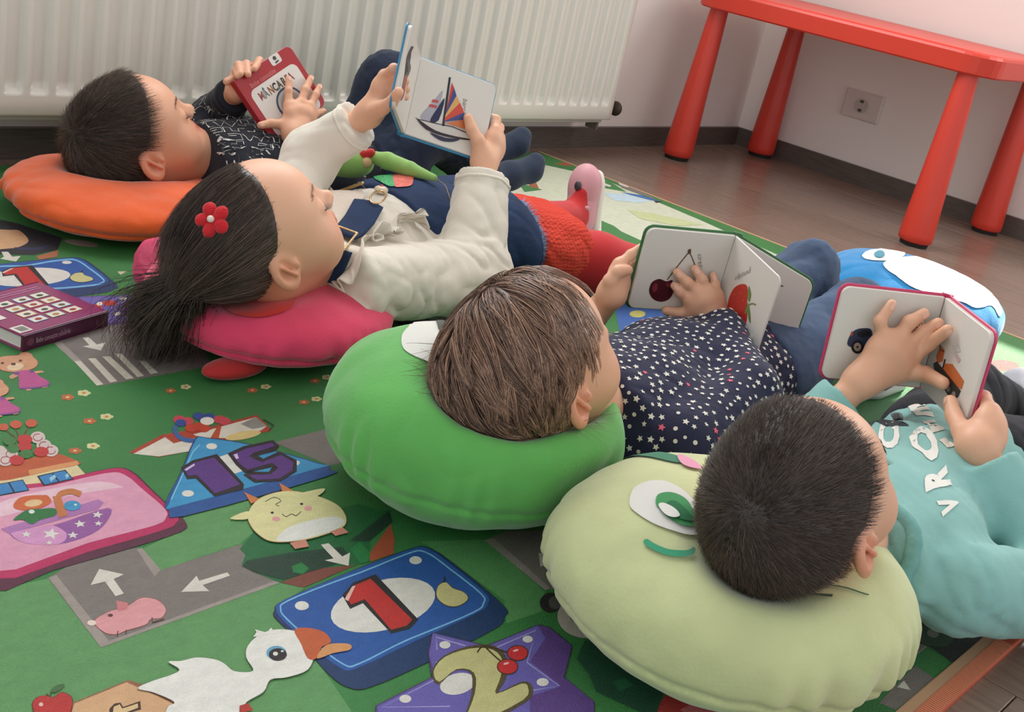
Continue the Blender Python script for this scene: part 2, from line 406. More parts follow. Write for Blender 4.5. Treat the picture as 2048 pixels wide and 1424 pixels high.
# ---------------------------------------------------------------- red children's table
m_red = mat('table_red_plastic', (212, 62, 46), 0.36, 0.5, var=0.04, vscale=3)
tb = empty('table', (-.27, -.515, 0))
TX0, TX1, TY0, TY1 = -.545, .005, -.945, -.085
def rrect(x0, x1, y0, y1, r, n=7):
    out = []
    for cx, cy, a in ((x1-r, y1-r, 0), (x0+r, y1-r, 90), (x0+r, y0+r, 180), (x1-r, y0+r, 270)):
        for t in np.linspace(0, 90, n): out.append((cx+r*math.cos(math.radians(a+t)), cy+r*math.sin(math.radians(a+t))))
    return np.array(out)
lev = [(-.004, .426), (0, .430), (.004, .470), (.001, .476), (-.005, .480)]
bm = bmesh.new(); rings = []
for g, z in lev: rings.append([bm.verts.new((p[0], p[1], z)) for p in rrect(TX0-g, TX1+g, TY0-g, TY1+g, .075)])
n = len(rings[0])
for a, b in zip(rings[:-1], rings[1:]):
    for k in range(n): bm.faces.new((a[k], a[(k+1) % n], b[(k+1) % n], b[k]))
bm.faces.new(rings[-1]); bm.faces.new(rings[0][::-1])
adopt(bm_obj('tabletop', bm, m_red, None), tb)
for lx, ly in ((-.502, -.14), (-.037, -.14), (-.512, -.89), (-.037, -.89)):
    bm = bmesh.new(); sx, sy = (0.012 if lx < -.2 else -0.006), (-.01 if ly > -.5 else .01)
    prof = [(.037, .010), (.042, .014), (.0425, .03), (.0395, .10), (.034, .22), (.029, .34), (.025, .432)]
    rg = []
    for r_, z_ in prof:
        f = z_/.43; rg.append([bm.verts.new((lx+sx*f+r_*math.cos(t), ly+sy*f+r_*math.sin(t), z_)) for t in np.linspace(0, 2*math.pi, 28, endpoint=False)])
    for a, b in zip(rg[:-1], rg[1:]):
        for k in range(28): bm.faces.new((a[k], a[(k+1) % 28], b[(k+1) % 28], b[k]))
    bm.faces.new(rg[0][::-1])
    lg = adopt(bm_obj('leg', bm, m_red, None, True), tb)
    bm = bmesh.new(); bmesh.ops.create_cone(bm, cap_ends=True, segments=24, radius1=.034, radius2=.036, depth=.011)
    for v in bm.verts: v.co = A(*v.co)+A(lx, ly, .0055)
    bm_obj('foot_pad', bm, mat('pad_black', (28, 24, 24), 0.7), lg).matrix_parent_inverse = Matrix.Translation(-Vector(tb.location))
tag(tb, "red plastic children's table with fat tapering legs by the wall", 'table')
for o in bpy.data.objects:
    if o.name.startswith('foot_pad'): o.matrix_parent_inverse = Matrix.Identity(4)

# ---------------------------------------------------------------- play mat
MZ = 0.006; XM, YM = -1.0243, -1.7528
def mat_ink(rgb):
    rgb = tuple(int(v) for v in rgb); return mat('mat_print_%d_%d_%d' % rgb, rgb, 0.40, 0.5, bump=0.9, bscale=620, var=0.08, vscale=60, stretch=(1.0, 1.9, 1.0))
pm = empty('play_mat', (-2.06, -.91, 0))
bm = bmesh.new(); box_bm(bm, ((-3.12+XM)/2, (YM-.065)/2, MZ/2), ((XM+3.12)/2, (-.065-YM)/2, MZ/2), None, .0015)
m_green = mat('mat_green', (58, 128, 66), 0.40, 0.5, bump=0.9, bscale=620, var=0.13, vscale=6, stretch=(1.0, 1.9, 1.0))
mat_base = adopt(bm_obj('mat_sheet', bm, m_green), pm)
def Z(x0, y0, s, pts): return np.asarray(pts, float)*s+A(x0, y0)
LV = 0.00006
def printed(name, layers, level=0, clip=True):
    """layers: (rgb, [pixel loops]) bottom to top, laid flat on the mat"""
    bm = bmesh.new(); slots = []
    for li, (rgb, loops) in enumerate(layers):
        m = mat_ink(rgb)
        if m not in slots: slots.append(m)
        si = slots.index(m); z = MZ+LV*(1+level+li)
        for lk_, Lp in enumerate(loops):
            z = MZ+LV*(1+level+li+.12*(lk_ % 8))
            P = [UZ(a, b, MZ) for a, b in Lp]
            if clip: P = [A(min(max(q[0], -3.118), XM-.002), min(max(q[1], YM+.003), -.068), z) for q in P]
            vs = []
            for q in P:
                if not vs or np.linalg.norm(q-vs[-1]) > 1e-4: vs.append(q)
            try:
                f = bm.faces.new([bm.verts.new((q[0], q[1], z)) for q in vs]); f.material_index = si
                f.normal_update()
                if f.normal.z < 0: f.normal_flip()
            except ValueError: pass
    bmesh.ops.triangulate(bm, faces=bm.faces[:])
    o = bm_obj(name, bm, None)
    for m in slots: o.data.materials.append(m)
    return adopt(o, pm)
def grow(L, d):
    L = np.asarray(L, float); c = L.mean(0); v = L-c; n = np.linalg.norm(v, axis=1, keepdims=True); return c+v*(1+d/n)
def star(cx, cy, r, a=0, sy=0.62):
    t = np.radians(a)+np.arange(10)*math.pi/5; rr = np.where(np.arange(10) % 2 == 0, r, r*.42); return np.stack([cx+rr*np.sin(t), cy-rr*np.cos(t)*sy], 1)
BLK, WHT = (38, 34, 38), (226, 222, 214)
ROAD, KERB = (128, 120, 114), (160, 150, 142)
za = lambda p: Z(0, 1000, .3418, p); zb = lambda p: Z(0, 680, .351, p); zc = lambda p: Z(450, 950, .3906, p); zd = lambda p: Z(0, 420, .2668, p)
ze = lambda p: Z(1700, 1150, .1924, p); zf = lambda p: Z(950, 280, .3662, p)
# lighter green meadow patches
printed('printed_meadow', [((96, 152, 92), [zb([(640, 1400), (800, 1200), (910, 1315), (1370, 1160), (1440, 1100), (1420, 900), (1050, 1005), (1000, 1100), (800, 1195)]),
    za([(0, 520), (280, 460), (590, 865), (1640, 480), (1800, 500), (1640, 620), (2100, 1300), (0, 1300)])]), ], 0)
printed('printed_meadow', [((88, 150, 88), [zc([(1000, 340), (1330, 330), (1640, 600), (1620, 700), (1440, 760), (1430, 640), (1040, 360)])])], 0)
# roads
printed('printed_road', [(ROAD, [za([(280, 460), (590, 865), (1640, 485), (1700, 300), (1400, 262), (930, 415), (810, 280), (500, 320)])]),
    (KERB, [za([(285, 455), (330, 440), (640, 830), (590, 865)]), za([(590, 865), (600, 840), (1600, 478), (1640, 485)]), za([(800, 290), (830, 280), (940, 410), (905, 450)])])], 2)
printed('printed_road', [(ROAD, [zb([(1560, 585), (1960, 480), (2030, 480), (2030, 690), (1870, 715), (1820, 690)])])], 1)
printed('printed_road', [(ROAD, [zd([(405, 1000), (750, 1320), (1590, 1168), (1500, 1000), (1000, 830), (640, 880)])]), (KERB, [zd([(405, 1000), (460, 990), (610, 1130), (555, 1140)])])], 1)
printed('printed_road', [(ROAD, [zc([(1330, 335), (1440, 290), (1720, 280), (1900, 560), (1640, 590)])]), (KERB, [zc([(1330, 335), (1375, 322), (1665, 580), (1640, 592)])])], 1)
printed('printed_road', [(ROAD, [ze([(560, 600), (800, 748), (660, 850), (520, 800)]), ze([(680, 945), (880, 1075), (640, 1290), (470, 1400), (300, 1330), (560, 1060)])]), (KERB, [ze([(690, 835), (800, 748), (785, 738), (680, 815)])])], 1)
# crossing stripes and arrows
printed('printed_crossing', [((214, 206, 190), [zd(q) for q in ([(555, 1135), (605, 1132), (775, 1308), (725, 1318)], [(660, 1115), (715, 1112), (880, 1285), (825, 1295)], [(765, 1100), (825, 1098), (1005, 1262), (945, 1272)], [(860, 1080), (910, 1078), (1080, 1245), (1030, 1255)], [(1045, 1135), (1085, 1130), (1185, 1222), (1130, 1232)])])], 4)
for q in (zd([(620, 960), (665, 955), (725, 1010), (790, 995), (755, 1055), (620, 1025), (670, 1015)]), za([(580, 405), (725, 437), (665, 465), (725, 550), (675, 565), (615, 480), (530, 500)]),
          za([(1060, 540), (1150, 445), (1165, 475), (1330, 425), (1345, 445), (1185, 500), (1225, 535)]), zc([(1605, 400), (1690, 415), (1760, 520), (1650, 455), (1615, 472)]),
          zd([(10, 315), (60, 315), (92, 352), (155, 346), (120, 388), (0, 368), (30, 352)]), ze([(490, 1170), (560, 1100), (630, 1200)])):
    printed('printed_arrow', [((222, 216, 204), [q])], 5)
# bush with brown trunk, goat
printed('printed_bush', [((30, 106, 58), [zc([(75, 380), (150, 290), (300, 200), (600, 170), (680, 150), (780, 180), (840, 185), (860, 240), (740, 330), (745, 445), (640, 470), (400, 575), (280, 552), (150, 500), (85, 460), (105, 410)])]),
    ((128, 70, 58), [zc([(285, 552), (480, 480), (670, 462), (400, 578)])]), ((176, 84, 54), [zc([(735, 410), (848, 250), (870, 335), (862, 405), (745, 445)])]),
    ((28, 62, 46), [zc([(90, 470), (110, 440), (330, 400), (600, 370), (640, 420), (560, 460), (300, 540), (150, 500)]), zc([(640, 340), (840, 185), (856, 240), (740, 340)])]), ((36, 128, 66), [zc([(340, 470), (390, 450), (430, 480), (400, 510), (350, 500)]), zc([(640, 380), (690, 345), (745, 400), (735, 445), (690, 455)])])], 4)
printed('printed_arrow', [((222, 216, 204), [zc([(490, 360), (530, 352), (600, 420), (640, 400), (632, 468), (510, 440), (555, 430)])])], 10)
gb = catmull(zb([(1430, 960), (1500, 900), (1640, 868), (1800, 895), (1930, 955), (1972, 1040), (1920, 1090), (1740, 1145), (1560, 1157), (1465, 1110), (1413, 1030)]))
printed('printed_goat', [((150, 110, 70), [grow(gb, 1.2)]), ((206, 122, 70), [zb([(1388, 873), (1482, 915), (1430, 940)]), zb([(1590, 820), (1672, 868), (1612, 885)])]),
    ((226, 218, 160), [catmull(zb([(1310, 1025), (1400, 985), (1440, 1000), (1400, 1030)])), catmull(zb([(1700, 885), (1845, 853), (1820, 890), (1750, 905)])), gb]),
    ((236, 234, 226), [catmull(zb([(1575, 1148), (1660, 1068), (1880, 1015), (1962, 1040), (1900, 1092), (1700, 1148)]))]),
    ((214, 140, 120), [zb([(1650, 1165), (1740, 1145), (1760, 1185), (1680, 1200)]), zb([(1880, 1100), (1950, 1075), (1985, 1105), (1910, 1125)])]),
    ((230, 160, 160), [ell(*zb((1572, 1028)), 8, 4.5), ell(*zb((1755, 968)), 8, 4.5)]), (BLK, [ell(*zb((1550, 993)), 3, 2.2), ell(*zb((1717, 943)), 3, 2.2), stroke(catmull(zb([(1605, 1000), (1630, 1015), (1660, 1000), (1685, 1010), (1715, 985)]), 5, False), 1.1), stroke(catmull(zb([(1510, 930), (1560, 905), (1600, 925), (1570, 945), (1590, 955)]), 5, False), 1.0)])], 24)
# number tiles
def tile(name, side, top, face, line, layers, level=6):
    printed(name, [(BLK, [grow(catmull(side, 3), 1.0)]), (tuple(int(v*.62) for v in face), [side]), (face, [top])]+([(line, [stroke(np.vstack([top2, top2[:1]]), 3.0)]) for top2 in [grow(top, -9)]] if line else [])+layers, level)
t1 = catmull(zc([(262, 690), (300, 645), (600, 515), (930, 390), (1040, 380), (1180, 480), (1335, 610), (1345, 660), (1290, 710), (960, 860), (680, 990), (590, 990), (420, 860), (290, 740)]), 4)
s1 = catmull(zc([(255, 695), (300, 645), (600, 515), (930, 387), (1045, 378), (1200, 480), (1428, 675), (1430, 730), (1380, 790), (1080, 940), (760, 1082), (640, 1092), (530, 1020), (380, 850), (262, 740)]), 4)
one = zc([(600, 620), (655, 555), (770, 512), (990, 745), (945, 792), (850, 815), (705, 660), (640, 690)])
one_in = zc([(617, 620), (662, 570), (745, 535), (958, 745), (930, 775), (850, 797), (715, 640), (645, 668)])
def tile_one(f, level):
    tile('printed_number_tile', f(s1), f(t1), (38, 88, 164), (126, 188, 226), [
        (WHT, [f(zc_el) for zc_el in (ell(*zc((808, 670)), 107, 50, -14), ell(*zc((393, 673)), 14, 9), ell(*zc((975, 440)), 12.5, 8))]), (BLK, [f(one)]), ((196, 46, 44), [f(one_in)]),
        ((236, 190, 180), [f(zc([(612, 640), (650, 575), (668, 570), (630, 650)]))]),
        ((92, 84, 40), [f(grow(catmull(zc([(1090, 575), (1130, 555), (1165, 585), (1220, 605), (1242, 640), (1190, 675), (1130, 670), (1085, 630)]), 4), 1.5))]),
        ((208, 200, 140), [f(catmull(zc([(1090, 575), (1130, 555), (1165, 585), (1220, 605), (1242, 640), (1190, 675), (1130, 670), (1085, 630)]), 4))]), (BLK, [f(stroke(zc([(1118, 555), (1125, 535), (1120, 525)]), 3))])], level)
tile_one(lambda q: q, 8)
printed('printed_star_tile', [(BLK, [grow(zc([(1060, 812), (1340, 880), (1600, 772), (1660, 785), (1775, 880), (1735, 1040), (1888, 1165), (1893, 1330), (1500, 1400), (1100, 1500), (770, 1330), (773, 1185), (1060, 1040), (1040, 920)]), 1.5)]),
    ((92, 62, 132), [zc([(1060, 812), (1340, 880), (1600, 772), (1660, 785), (1775, 880), (1735, 1040), (1888, 1165), (1893, 1330), (1500, 1400), (1100, 1500), (770, 1330), (773, 1185), (1060, 1040), (1040, 920)])]),
    ((106, 96, 176), [zc([(1064, 815), (1340, 882), (1600, 776), (1640, 840), (1560, 960), (1720, 1085), (1560, 1140), (1560, 1300), (1300, 1330), (1100, 1330), (790, 1300), (780, 1190), (1075, 1040), (1045, 920)])]),
    ((168, 160, 214), [stroke(zc([(1350, 905), (1590, 800), (1545, 965), (1710, 1085), (1560, 1110)]), 2.6), stroke(zc([(1080, 960), (1100, 1040), (800, 1195), (1150, 1190)]), 2.6), stroke(zc([(1085, 900), (1080, 835), (1230, 880)]), 2.6)]),
    (WHT, [ell(*zc((1125, 875)), 11, 7.5), ell(*zc((1548, 846)), 10, 7), ell(*zc((1625, 1066)), 12, 8), ell(*zc((922, 1152)), 12, 8), ell(*zc((1190, 1075)), 36, 21, -14)]),
    ((84, 72, 40), [grow(catmull(zc([(1062, 1010), (1120, 935), (1250, 885), (1380, 885), (1445, 960), (1430, 1055), (1400, 1115), (1520, 1062), (1570, 1092), (1540, 1165), (1300, 1285), (1225, 1265), (1262, 1130), (1262, 1025), (1180, 1010), (1092, 1080)]), 3), 1.5)]),
    ((200, 194, 134), [grow(catmull(zc([(1062, 1010), (1120, 935), (1250, 890), (1370, 895), (1425, 960), (1410, 1055), (1390, 1130), (1520, 1075), (1555, 1095), (1530, 1160), (1300, 1275), (1235, 1255), (1275, 1130), (1270, 1015), (1180, 998), (1092, 1065)]), 3), -2)]),
    ((66, 40, 24), [stroke(catmull(zc([(1290, 915), (1325, 880), (1400, 900), (1460, 920)]), 4, False), 3.0), stroke(catmull(zc([(1325, 880), (1370, 925), (1410, 960)]), 4, False), 3.0), ell(*zc((1497, 918)), 21.5, 16), ell(*zc((1445, 988)), 21.5, 16)]),
    ((204, 40, 46), [ell(*zc((1497, 918)), 19.5, 14), ell(*zc((1445, 988)), 19.5, 14)]), ((240, 190, 190), [ell(*zc((1487, 905)), 6, 2.2, -15), ell(*zc((1438, 972)), 6, 2.2, -15)])], 14)
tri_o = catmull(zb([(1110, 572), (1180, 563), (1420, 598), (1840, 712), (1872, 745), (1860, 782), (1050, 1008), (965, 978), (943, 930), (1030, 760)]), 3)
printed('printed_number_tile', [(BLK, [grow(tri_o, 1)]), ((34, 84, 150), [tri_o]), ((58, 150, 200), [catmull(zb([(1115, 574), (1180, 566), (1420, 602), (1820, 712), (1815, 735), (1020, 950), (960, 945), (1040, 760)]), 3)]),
    ((130, 200, 226), [stroke(zb([(975, 915), (1100, 640), (1140, 600)]), 2.4)]), (WHT, [ell(*zb((1205, 611)), 11, 6), ell(*zb((1070, 880)), 12, 6.5), ell(*zb((1690, 705)), 6, 5), zb([(1240, 675), (1310, 650), (1400, 745), (1330, 770)])]),
    (BLK, [zb([(1030, 732), (1100, 690), (1235, 655), (1390, 828), (1385, 858), (1220, 898), (1115, 795), (1065, 800)]), zb([(1295, 652), (1390, 610), (1555, 575), (1590, 607), (1565, 640), (1470, 665), (1500, 682), (1590, 640), (1690, 690), (1690, 755), (1600, 810), (1450, 820), (1385, 775), (1420, 755), (1530, 757), (1550, 730), (1395, 765), (1345, 720)])]),
    ((92, 54, 130), [zb([(1045, 740), (1105, 705), (1220, 675), (1368, 828), (1225, 880), (1120, 775), (1075, 780)]), zb([(1320, 660), (1400, 625), (1550, 592), (1565, 610), (1440, 650), (1420, 670), (1490, 702), (1600, 660), (1670, 700), (1665, 750), (1590, 795), (1465, 803), (1415, 775), (1540, 772), (1585, 735), (1550, 705), (1410, 745), (1370, 715)])]),
    ((220, 200, 230), [zb([(1050, 745), (1105, 710), (1110, 720), (1060, 752)]), zb([(1330, 660), (1350, 652), (1360, 680), (1345, 685)])])], 14)
pk_o = catmull(zb([(-60, 900), (300, 812), (620, 737), (745, 748), (860, 850), (1000, 985), (1055, 1040), (1030, 1095), (700, 1200), (300, 1315), (-60, 1420)]), 3)
pk_m = catmull(zb([(-60, 895), (300, 810), (620, 737), (735, 748), (850, 850), (1005, 1000), (1000, 1045), (930, 1085), (500, 1210), (-60, 1365)]), 3)
pk_i = catmull(zb([(-60, 918), (300, 832), (600, 762), (710, 770), (820, 860), (940, 965), (945, 1015), (880, 1060), (500, 1160), (-60, 1325)]), 3)
printed('printed_picture_tile', [(BLK, [grow(pk_o, 1)]), ((92, 40, 64), [pk_o]), ((190, 40, 96), [pk_m]), ((224, 158, 184), [pk_i]), ((234, 196, 208), [catmull(zb([(0, 930), (300, 850), (560, 810), (700, 840), (640, 850), (400, 890), (300, 920), (0, 1010)]), 4)]),
    ((150, 90, 158), [catmull(zb([(60, 1095), (300, 1060), (615, 960), (600, 1050), (500, 1120), (330, 1168), (140, 1160)]), 4)]), ((214, 150, 196), [catmull(zb([(60, 1095), (200, 1075), (300, 1060), (380, 1110), (330, 1168), (140, 1160)]), 4)]), ((176, 118, 176), [zb([(5, 1080), (560, 912), (592, 930), (560, 968), (50, 1108)])]),
    (WHT, [star(*zb(c), r, a) for c, r, a in (((555, 1000), 12, 10), ((455, 1053), 13, -10), ((560, 1050), 9, 5), ((415, 1117), 12, 0), ((290, 1110), 19, 12), ((150, 1112), 11, 0), ((280, 1160), 8, 0))]),
    ((206, 100, 54), [catmull(zb([(75, 955), (110, 905), (190, 890), (270, 895), (290, 930), (220, 965), (130, 975)]), 4), ell(*zb((255, 905)), 9, 6)]), ((222, 190, 140), [ell(*zb((190, 935)), 18, 7, -8)]),
    ((40, 116, 60), [catmull(zb([(75, 1030), (150, 975), (230, 968), (310, 965), (315, 1005), (230, 1030), (180, 1055), (130, 1030)]), 4)]), ((196, 118, 66), [zb([(300, 895), (345, 900), (385, 1005), (335, 1020)]), stroke(catmull(zb([(330, 905), (350, 880), (410, 868), (460, 885)]), 5, False), 11)]), ((62, 150, 196), [ell(*zb((412, 950)), 17, 10)]), ((220, 230, 226), [ell(*zb((180, 985)), 6, 4), ell(*zb((430, 945)), 3, 2)])], 6)
# pig, duck, apple, sign
pig = catmull(za([(552, 712), (640, 655), (700, 640), (760, 615), (830, 575), (920, 588), (970, 640), (945, 690), (880, 700), (850, 732), (740, 765), (680, 788), (610, 775)]), 5)
printed('printed_pig', [((150, 84, 74), [grow(pig, 1.3)]), ((226, 158, 162), [pig]), ((214, 130, 132), [za([(680, 590), (748, 605), (745, 640), (690, 655)])]), ((236, 216, 200), [ell(*za((536, 722)), 9, 5.5)]), ((96, 50, 46), [stroke(za([(690, 770), (685, 805)]), 2), stroke(za([(740, 762), (735, 790)]), 2), stroke(za([(890, 690), (890, 720), (960, 700)]), 2.4), ell(*za((646, 678)), 5, 3)])], 5)
duck = za([(805, 1110), (900, 1065), (1000, 1032), (1050, 1000), (985, 955), (1060, 950), (1150, 930), (1250, 940), (1310, 965), (1370, 1010), (1480, 1008), (1440, 930), (1450, 860), (1520, 795), (1620, 765), (1740, 780), (1800, 830), (1835, 900), (1800, 1000), (1680, 1045), (1580, 1060), (1540, 1130), (1440, 1190), (1380, 1260), (1000, 1300), (980, 1222), (1020, 1190), (900, 1135)])
printed('printed_duck', [((150, 146, 138), [grow(catmull(duck, 4), 1.2)]), ((232, 230, 222), [catmull(duck, 4)]), ((232, 230, 222), [za([(1540, 800), (1480, 810), (1500, 780), (1490, 765), (1560, 785), (1585, 755), (1610, 790)])]),
    ((196, 94, 52), [catmull(za([(1722, 768), (1810, 758), (1900, 785), (1935, 840), (1880, 870), (1850, 935), (1800, 935), (1760, 850)]), 4)]), ((214, 150, 96), [catmull(za([(1935, 850), (2042, 852), (2046, 885), (1950, 905), (1855, 937), (1880, 880)]), 4)]),
    ((110, 168, 200), [ell(*za((1616, 904)), 20, 14)]), (BLK, [ell(*za((1624, 914)), 18, 12.5)]), (WHT, [ell(*za((1610, 910)), 5, 4), ell(*za((1650, 895)), 3, 2)]), ((176, 50, 40), [za([(1400, 1215), (1450, 1200), (1480, 1241), (1400, 1260)])])], 22)
printed('printed_sign', [((150, 100, 70), [za([(400, 1300), (425, 1190), (750, 1056), (860, 1090), (1030, 1195), (990, 1300)])]), ((214, 170, 126), [za([(405, 1300), (435, 1195), (740, 1070), (900, 1140), (1010, 1195), (980, 1300)])]), ((72, 44, 30), [za([(640, 1225), (670, 1195), (705, 1190), (720, 1215), (820, 1180), (825, 1230), (720, 1260), (640, 1260)])]), ((222, 190, 140), [za([(665, 1215), (700, 1200), (715, 1225), (805, 1195), (808, 1220), (715, 1255), (660, 1250)])])], 8)
apple = catmull(za([(190, 1200), (225, 1155), (280, 1150), (310, 1160), (360, 1130), (415, 1155), (420, 1200), (390, 1260), (230, 1270)]), 5)
printed('printed_apple', [((90, 30, 30), [grow(apple, 1.2)]), ((188, 48, 46), [apple]), ((236, 190, 180), [ell(*za((240, 1200)), 4.5, 4)]), ((70, 60, 30), [stroke(za([(270, 1140), (295, 1155), (300, 1120)]), 2.6)]), ((70, 110, 66), [catmull(za([(295, 1125), (320, 1095), (370, 1080), (375, 1095), (330, 1130)]), 4)])], 8)
# sweet shop with lollipops
printed('printed_sweet_shop', [((224, 206, 160), [zb([(-40, 800), (435, 710), (490, 772), (-40, 900)])]), ((190, 90, 54), [catmull(zb([(-40, 715), (120, 690), (250, 655), (330, 650), (440, 692), (450, 712), (300, 745), (-40, 810)]), 3)]), ((216, 150, 96), [zb([(160, 745), (440, 690), (450, 712), (170, 775)])]),
    (BLK, [zb([(210, 778), (372, 742), (420, 797), (248, 835)]), zb([(-40, 830), (130, 798), (168, 862), (-40, 900)])]), ((54, 130, 190), [zb([(222, 782), (295, 765), (330, 810), (255, 828)]), zb([(303, 763), (368, 748), (410, 793), (340, 808)]), zb([(-40, 835), (45, 818), (75, 870), (-40, 895)]), zb([(55, 817), (127, 803), (160, 858), (85, 870)])]),
    ((150, 200, 220), [zb([(280, 790), (310, 770), (320, 785), (290, 812)]), zb([(370, 775), (385, 762), (395, 778), (378, 795)])]),
    ((140, 50, 50), [stroke(zb([(110, 555), (80, 490)]), 1.6), stroke(zb([(130, 550), (170, 490)]), 1.6), stroke(zb([(90, 560), (20, 505)]), 1.6)]), ((198, 90, 60), [ell(*zb((20, 500)), 10, 7), ell(*zb((90, 485)), 12, 8), ell(*zb((178, 478)), 12, 8)]),
    ((210, 190, 186), [ell(*zb(c), 15, 12) for c in ((215, 560), (250, 605), (290, 635), (60, 655), (-5, 640), (30, 690))]), ((150, 60, 70), [stroke(ell(*zb(c), 9, 7)[:24], 1.6) for c in ((215, 560), (250, 605), (290, 635), (60, 655), (30, 690))]),
    ((190, 50, 52), [ell(*zb(c), 15, 10) for c in ((142, 572), (140, 612), (235, 642), (95, 690))]), ((64, 120, 62), [ell(*zb(c), 13, 9) for c in ((55, 580), (75, 625), (150, 655))])], 7)
# toy boat full of fruit
printed('printed_fruit_boat', [((176, 66, 44), [zb([(732, 642), (925, 540), (1200, 495), (1462, 427), (1525, 488), (1545, 520), (1300, 565), (1100, 632), (905, 668)])]), ((222, 214, 200), [zb([(760, 650), (940, 555), (990, 590), (1110, 560), (1110, 630), (905, 665)]), zb([(1100, 540), (1240, 500), (1460, 440), (1520, 492), (1490, 515), (1280, 560), (1150, 560)])]), ((150, 146, 140), [zb([(1370, 480), (1460, 440), (1520, 492), (1440, 510)])]),
    ((222, 196, 130), [ell(*zb((1385, 545)), 36, 8, -10)]), ((188, 80, 44), [zb([(1235, 500), (1262, 492), (1245, 565), (1198, 562)])]), ((60, 100, 160), [stroke(catmull(zb([(1000, 490), (1000, 530), (1050, 570), (1150, 578)]), 5, False), 9)]),
    ((204, 72, 84), [ell(*zb(c), 12, 8) for c in ((1020, 455), (1070, 465), (1250, 455), (1280, 465))]), ((196, 62, 40), [ell(*zb(c), 13, 8) for c in ((1090, 505), (1130, 495), (1160, 505))]), ((52, 76, 150), [ell(*zb(c), 11, 7) for c in ((1130, 435), (1155, 450), (1030, 475), (1190, 440))]), ((232, 226, 214), [ell(*zb((1180, 465)), 14, 8)]), (BLK, [stroke(zb([(1500, 455), (1560, 490), (1530, 520)]), 2)])], 3)
# bears
def bear(f, lv):
    hd = catmull(zd([(-40, 1130), (20, 1100), (140, 1090), (150, 1075), (200, 1068), (240, 1085), (245, 1100), (280, 1135), (270, 1175), (200, 1205), (100, 1215), (0, 1195)]), 4)
    printed('printed_bear', [((140, 84, 66), [f(grow(hd, 1.2))]), ((214, 156, 120), [f(catmull(zd([(70, 1250), (110, 1225), (140, 1240), (90, 1268)]), 3)), f(catmull(zd([(240, 1215), (310, 1205), (325, 1218), (250, 1228)]), 3)), f(zd([(190, 1330), (230, 1325), (235, 1352), (200, 1358)])), f(zd([(300, 1320), (350, 1310), (358, 1330), (320, 1338)])), f(hd)]),
        ((190, 84, 142), [f(catmull(zd([(135, 1212), (235, 1205), (300, 1250), (368, 1292), (345, 1325), (250, 1340), (150, 1342), (142, 1270)]), 4))]), ((120, 76, 140), [f(stroke(catmull(zd([(150, 1340), (250, 1335), (350, 1320), (370, 1297)]), 4, False), 3.0)), f(zd([(90, 1225), (135, 1210), (150, 1235), (120, 1240)])), f(zd([(215, 1210), (255, 1205), (260, 1222), (225, 1222)]))]),
        ((236, 206, 170), [f(ell(*zd((115, 1178)), 17, 7, -8))]), ((92, 52, 40), [f(ell(*zd((18, 1150)), 3.4, 2)), f(ell(*zd((153, 1132)), 3.4, 2)), f(ell(*zd((100, 1158)), 5, 2.6))])], lv)
bear(lambda q: q, 3); bear(lambda q: np.asarray(q)+A(-58, 54), 12)
# meadow flowers
for i_, (a, b) in enumerate(((385, 327), (478, 303), (972, 290), (1058, 268), (1438, 287), (1514, 267), (1795, 233), (1863, 213), (1732, 355), (1803, 337), (510, 463), (607, 438), (427, 632), (530, 605))):
    c = zb((a, b)); col = (190, 104, 66) if i_ % 2 == 0 else (214, 212, 158); s = 0.8 if 0 < i_ < 10 and i_ > 1 else 1.0
    printed('printed_flower', [(col, [ell(c[0]+8*s*math.cos(k*1.2566), c[1]+3.4*s*math.sin(k*1.2566), 6*s, 3.2*s, n=12) for k in range(5)]), ((206, 130, 60) if i_ % 2 else (226, 190, 110), [ell(c[0], c[1], 4*s, 2.2*s, n=10)])], 3)
# far-left number tile, star tile, face
def warp_tile(P):   # same tile printed again further away
    P = np.asarray(P, float); a0 = [UZ(x, y, MZ)[:2] for x, y in P]; o1 = UZ(*zc((262, 690)), MZ)[:2]; o2 = UZ(*zc((1430, 690)), MZ)[:2]
    d1 = UZ(*zd((870, 575)), MZ)[:2]
    q = [v-o2+d1 for v in a0]; return np.array([project(A(v[0], v[1], MZ)) for v in q])
def project(P):
    v = np.asarray(P)-CAM; return A(W_/2+FPX*(v@_r)/(v@_fw), H_/2-FPX*(v@_u)/(v@_fw))
tile_one(warp_tile, 3)
printed('printed_star_tile', [((92, 62, 132), [zd([(560, 650), (1010, 636), (1080, 660), (1060, 840), (800, 868), (640, 790)])]), ((112, 100, 178), [zd([(600, 655), (1000, 640), (850, 730), (960, 830), (800, 850), (660, 780)])]), ((170, 160, 214), [stroke(zd([(1000, 645), (850, 732), (960, 820)]), 2)]), (WHT, [ell(*zd((918, 663)), 8, 3), ell(*zd((880, 780)), 8, 3.5)]), ((196, 52, 44), [ell(*zd((822, 700)), 15, 5.5), ell(*zd((720, 728)), 13, 5)]), ((236, 230, 214), [ell(*zd((745, 705)), 6, 4)])], 3)
printed('printed_face', [((40, 46, 54), [zd([(-60, 60), (130, 100), (470, 210), (430, 300), (250, 340), (-60, 330)])]), ((218, 172, 130), [catmull(zd([(-60, 160), (80, 150), (150, 158), (215, 230), (150, 275), (60, 290), (-60, 285)]), 4)]), ((52, 60, 96), [zd([(100, 280), (260, 285), (420, 250), (300, 300), (150, 300)])]), ((176, 110, 80), [zd([(270, 350), (440, 300), (430, 350), (300, 375)])])], 2)
printed('printed_leaf', [((208, 206, 170), [zd([(880, 462), (960, 460), (905, 490)])])], 3); printed('printed_stone', [((150, 140, 130), [ell(*zd((610, 250)), 34, 6, 8)])], 3)
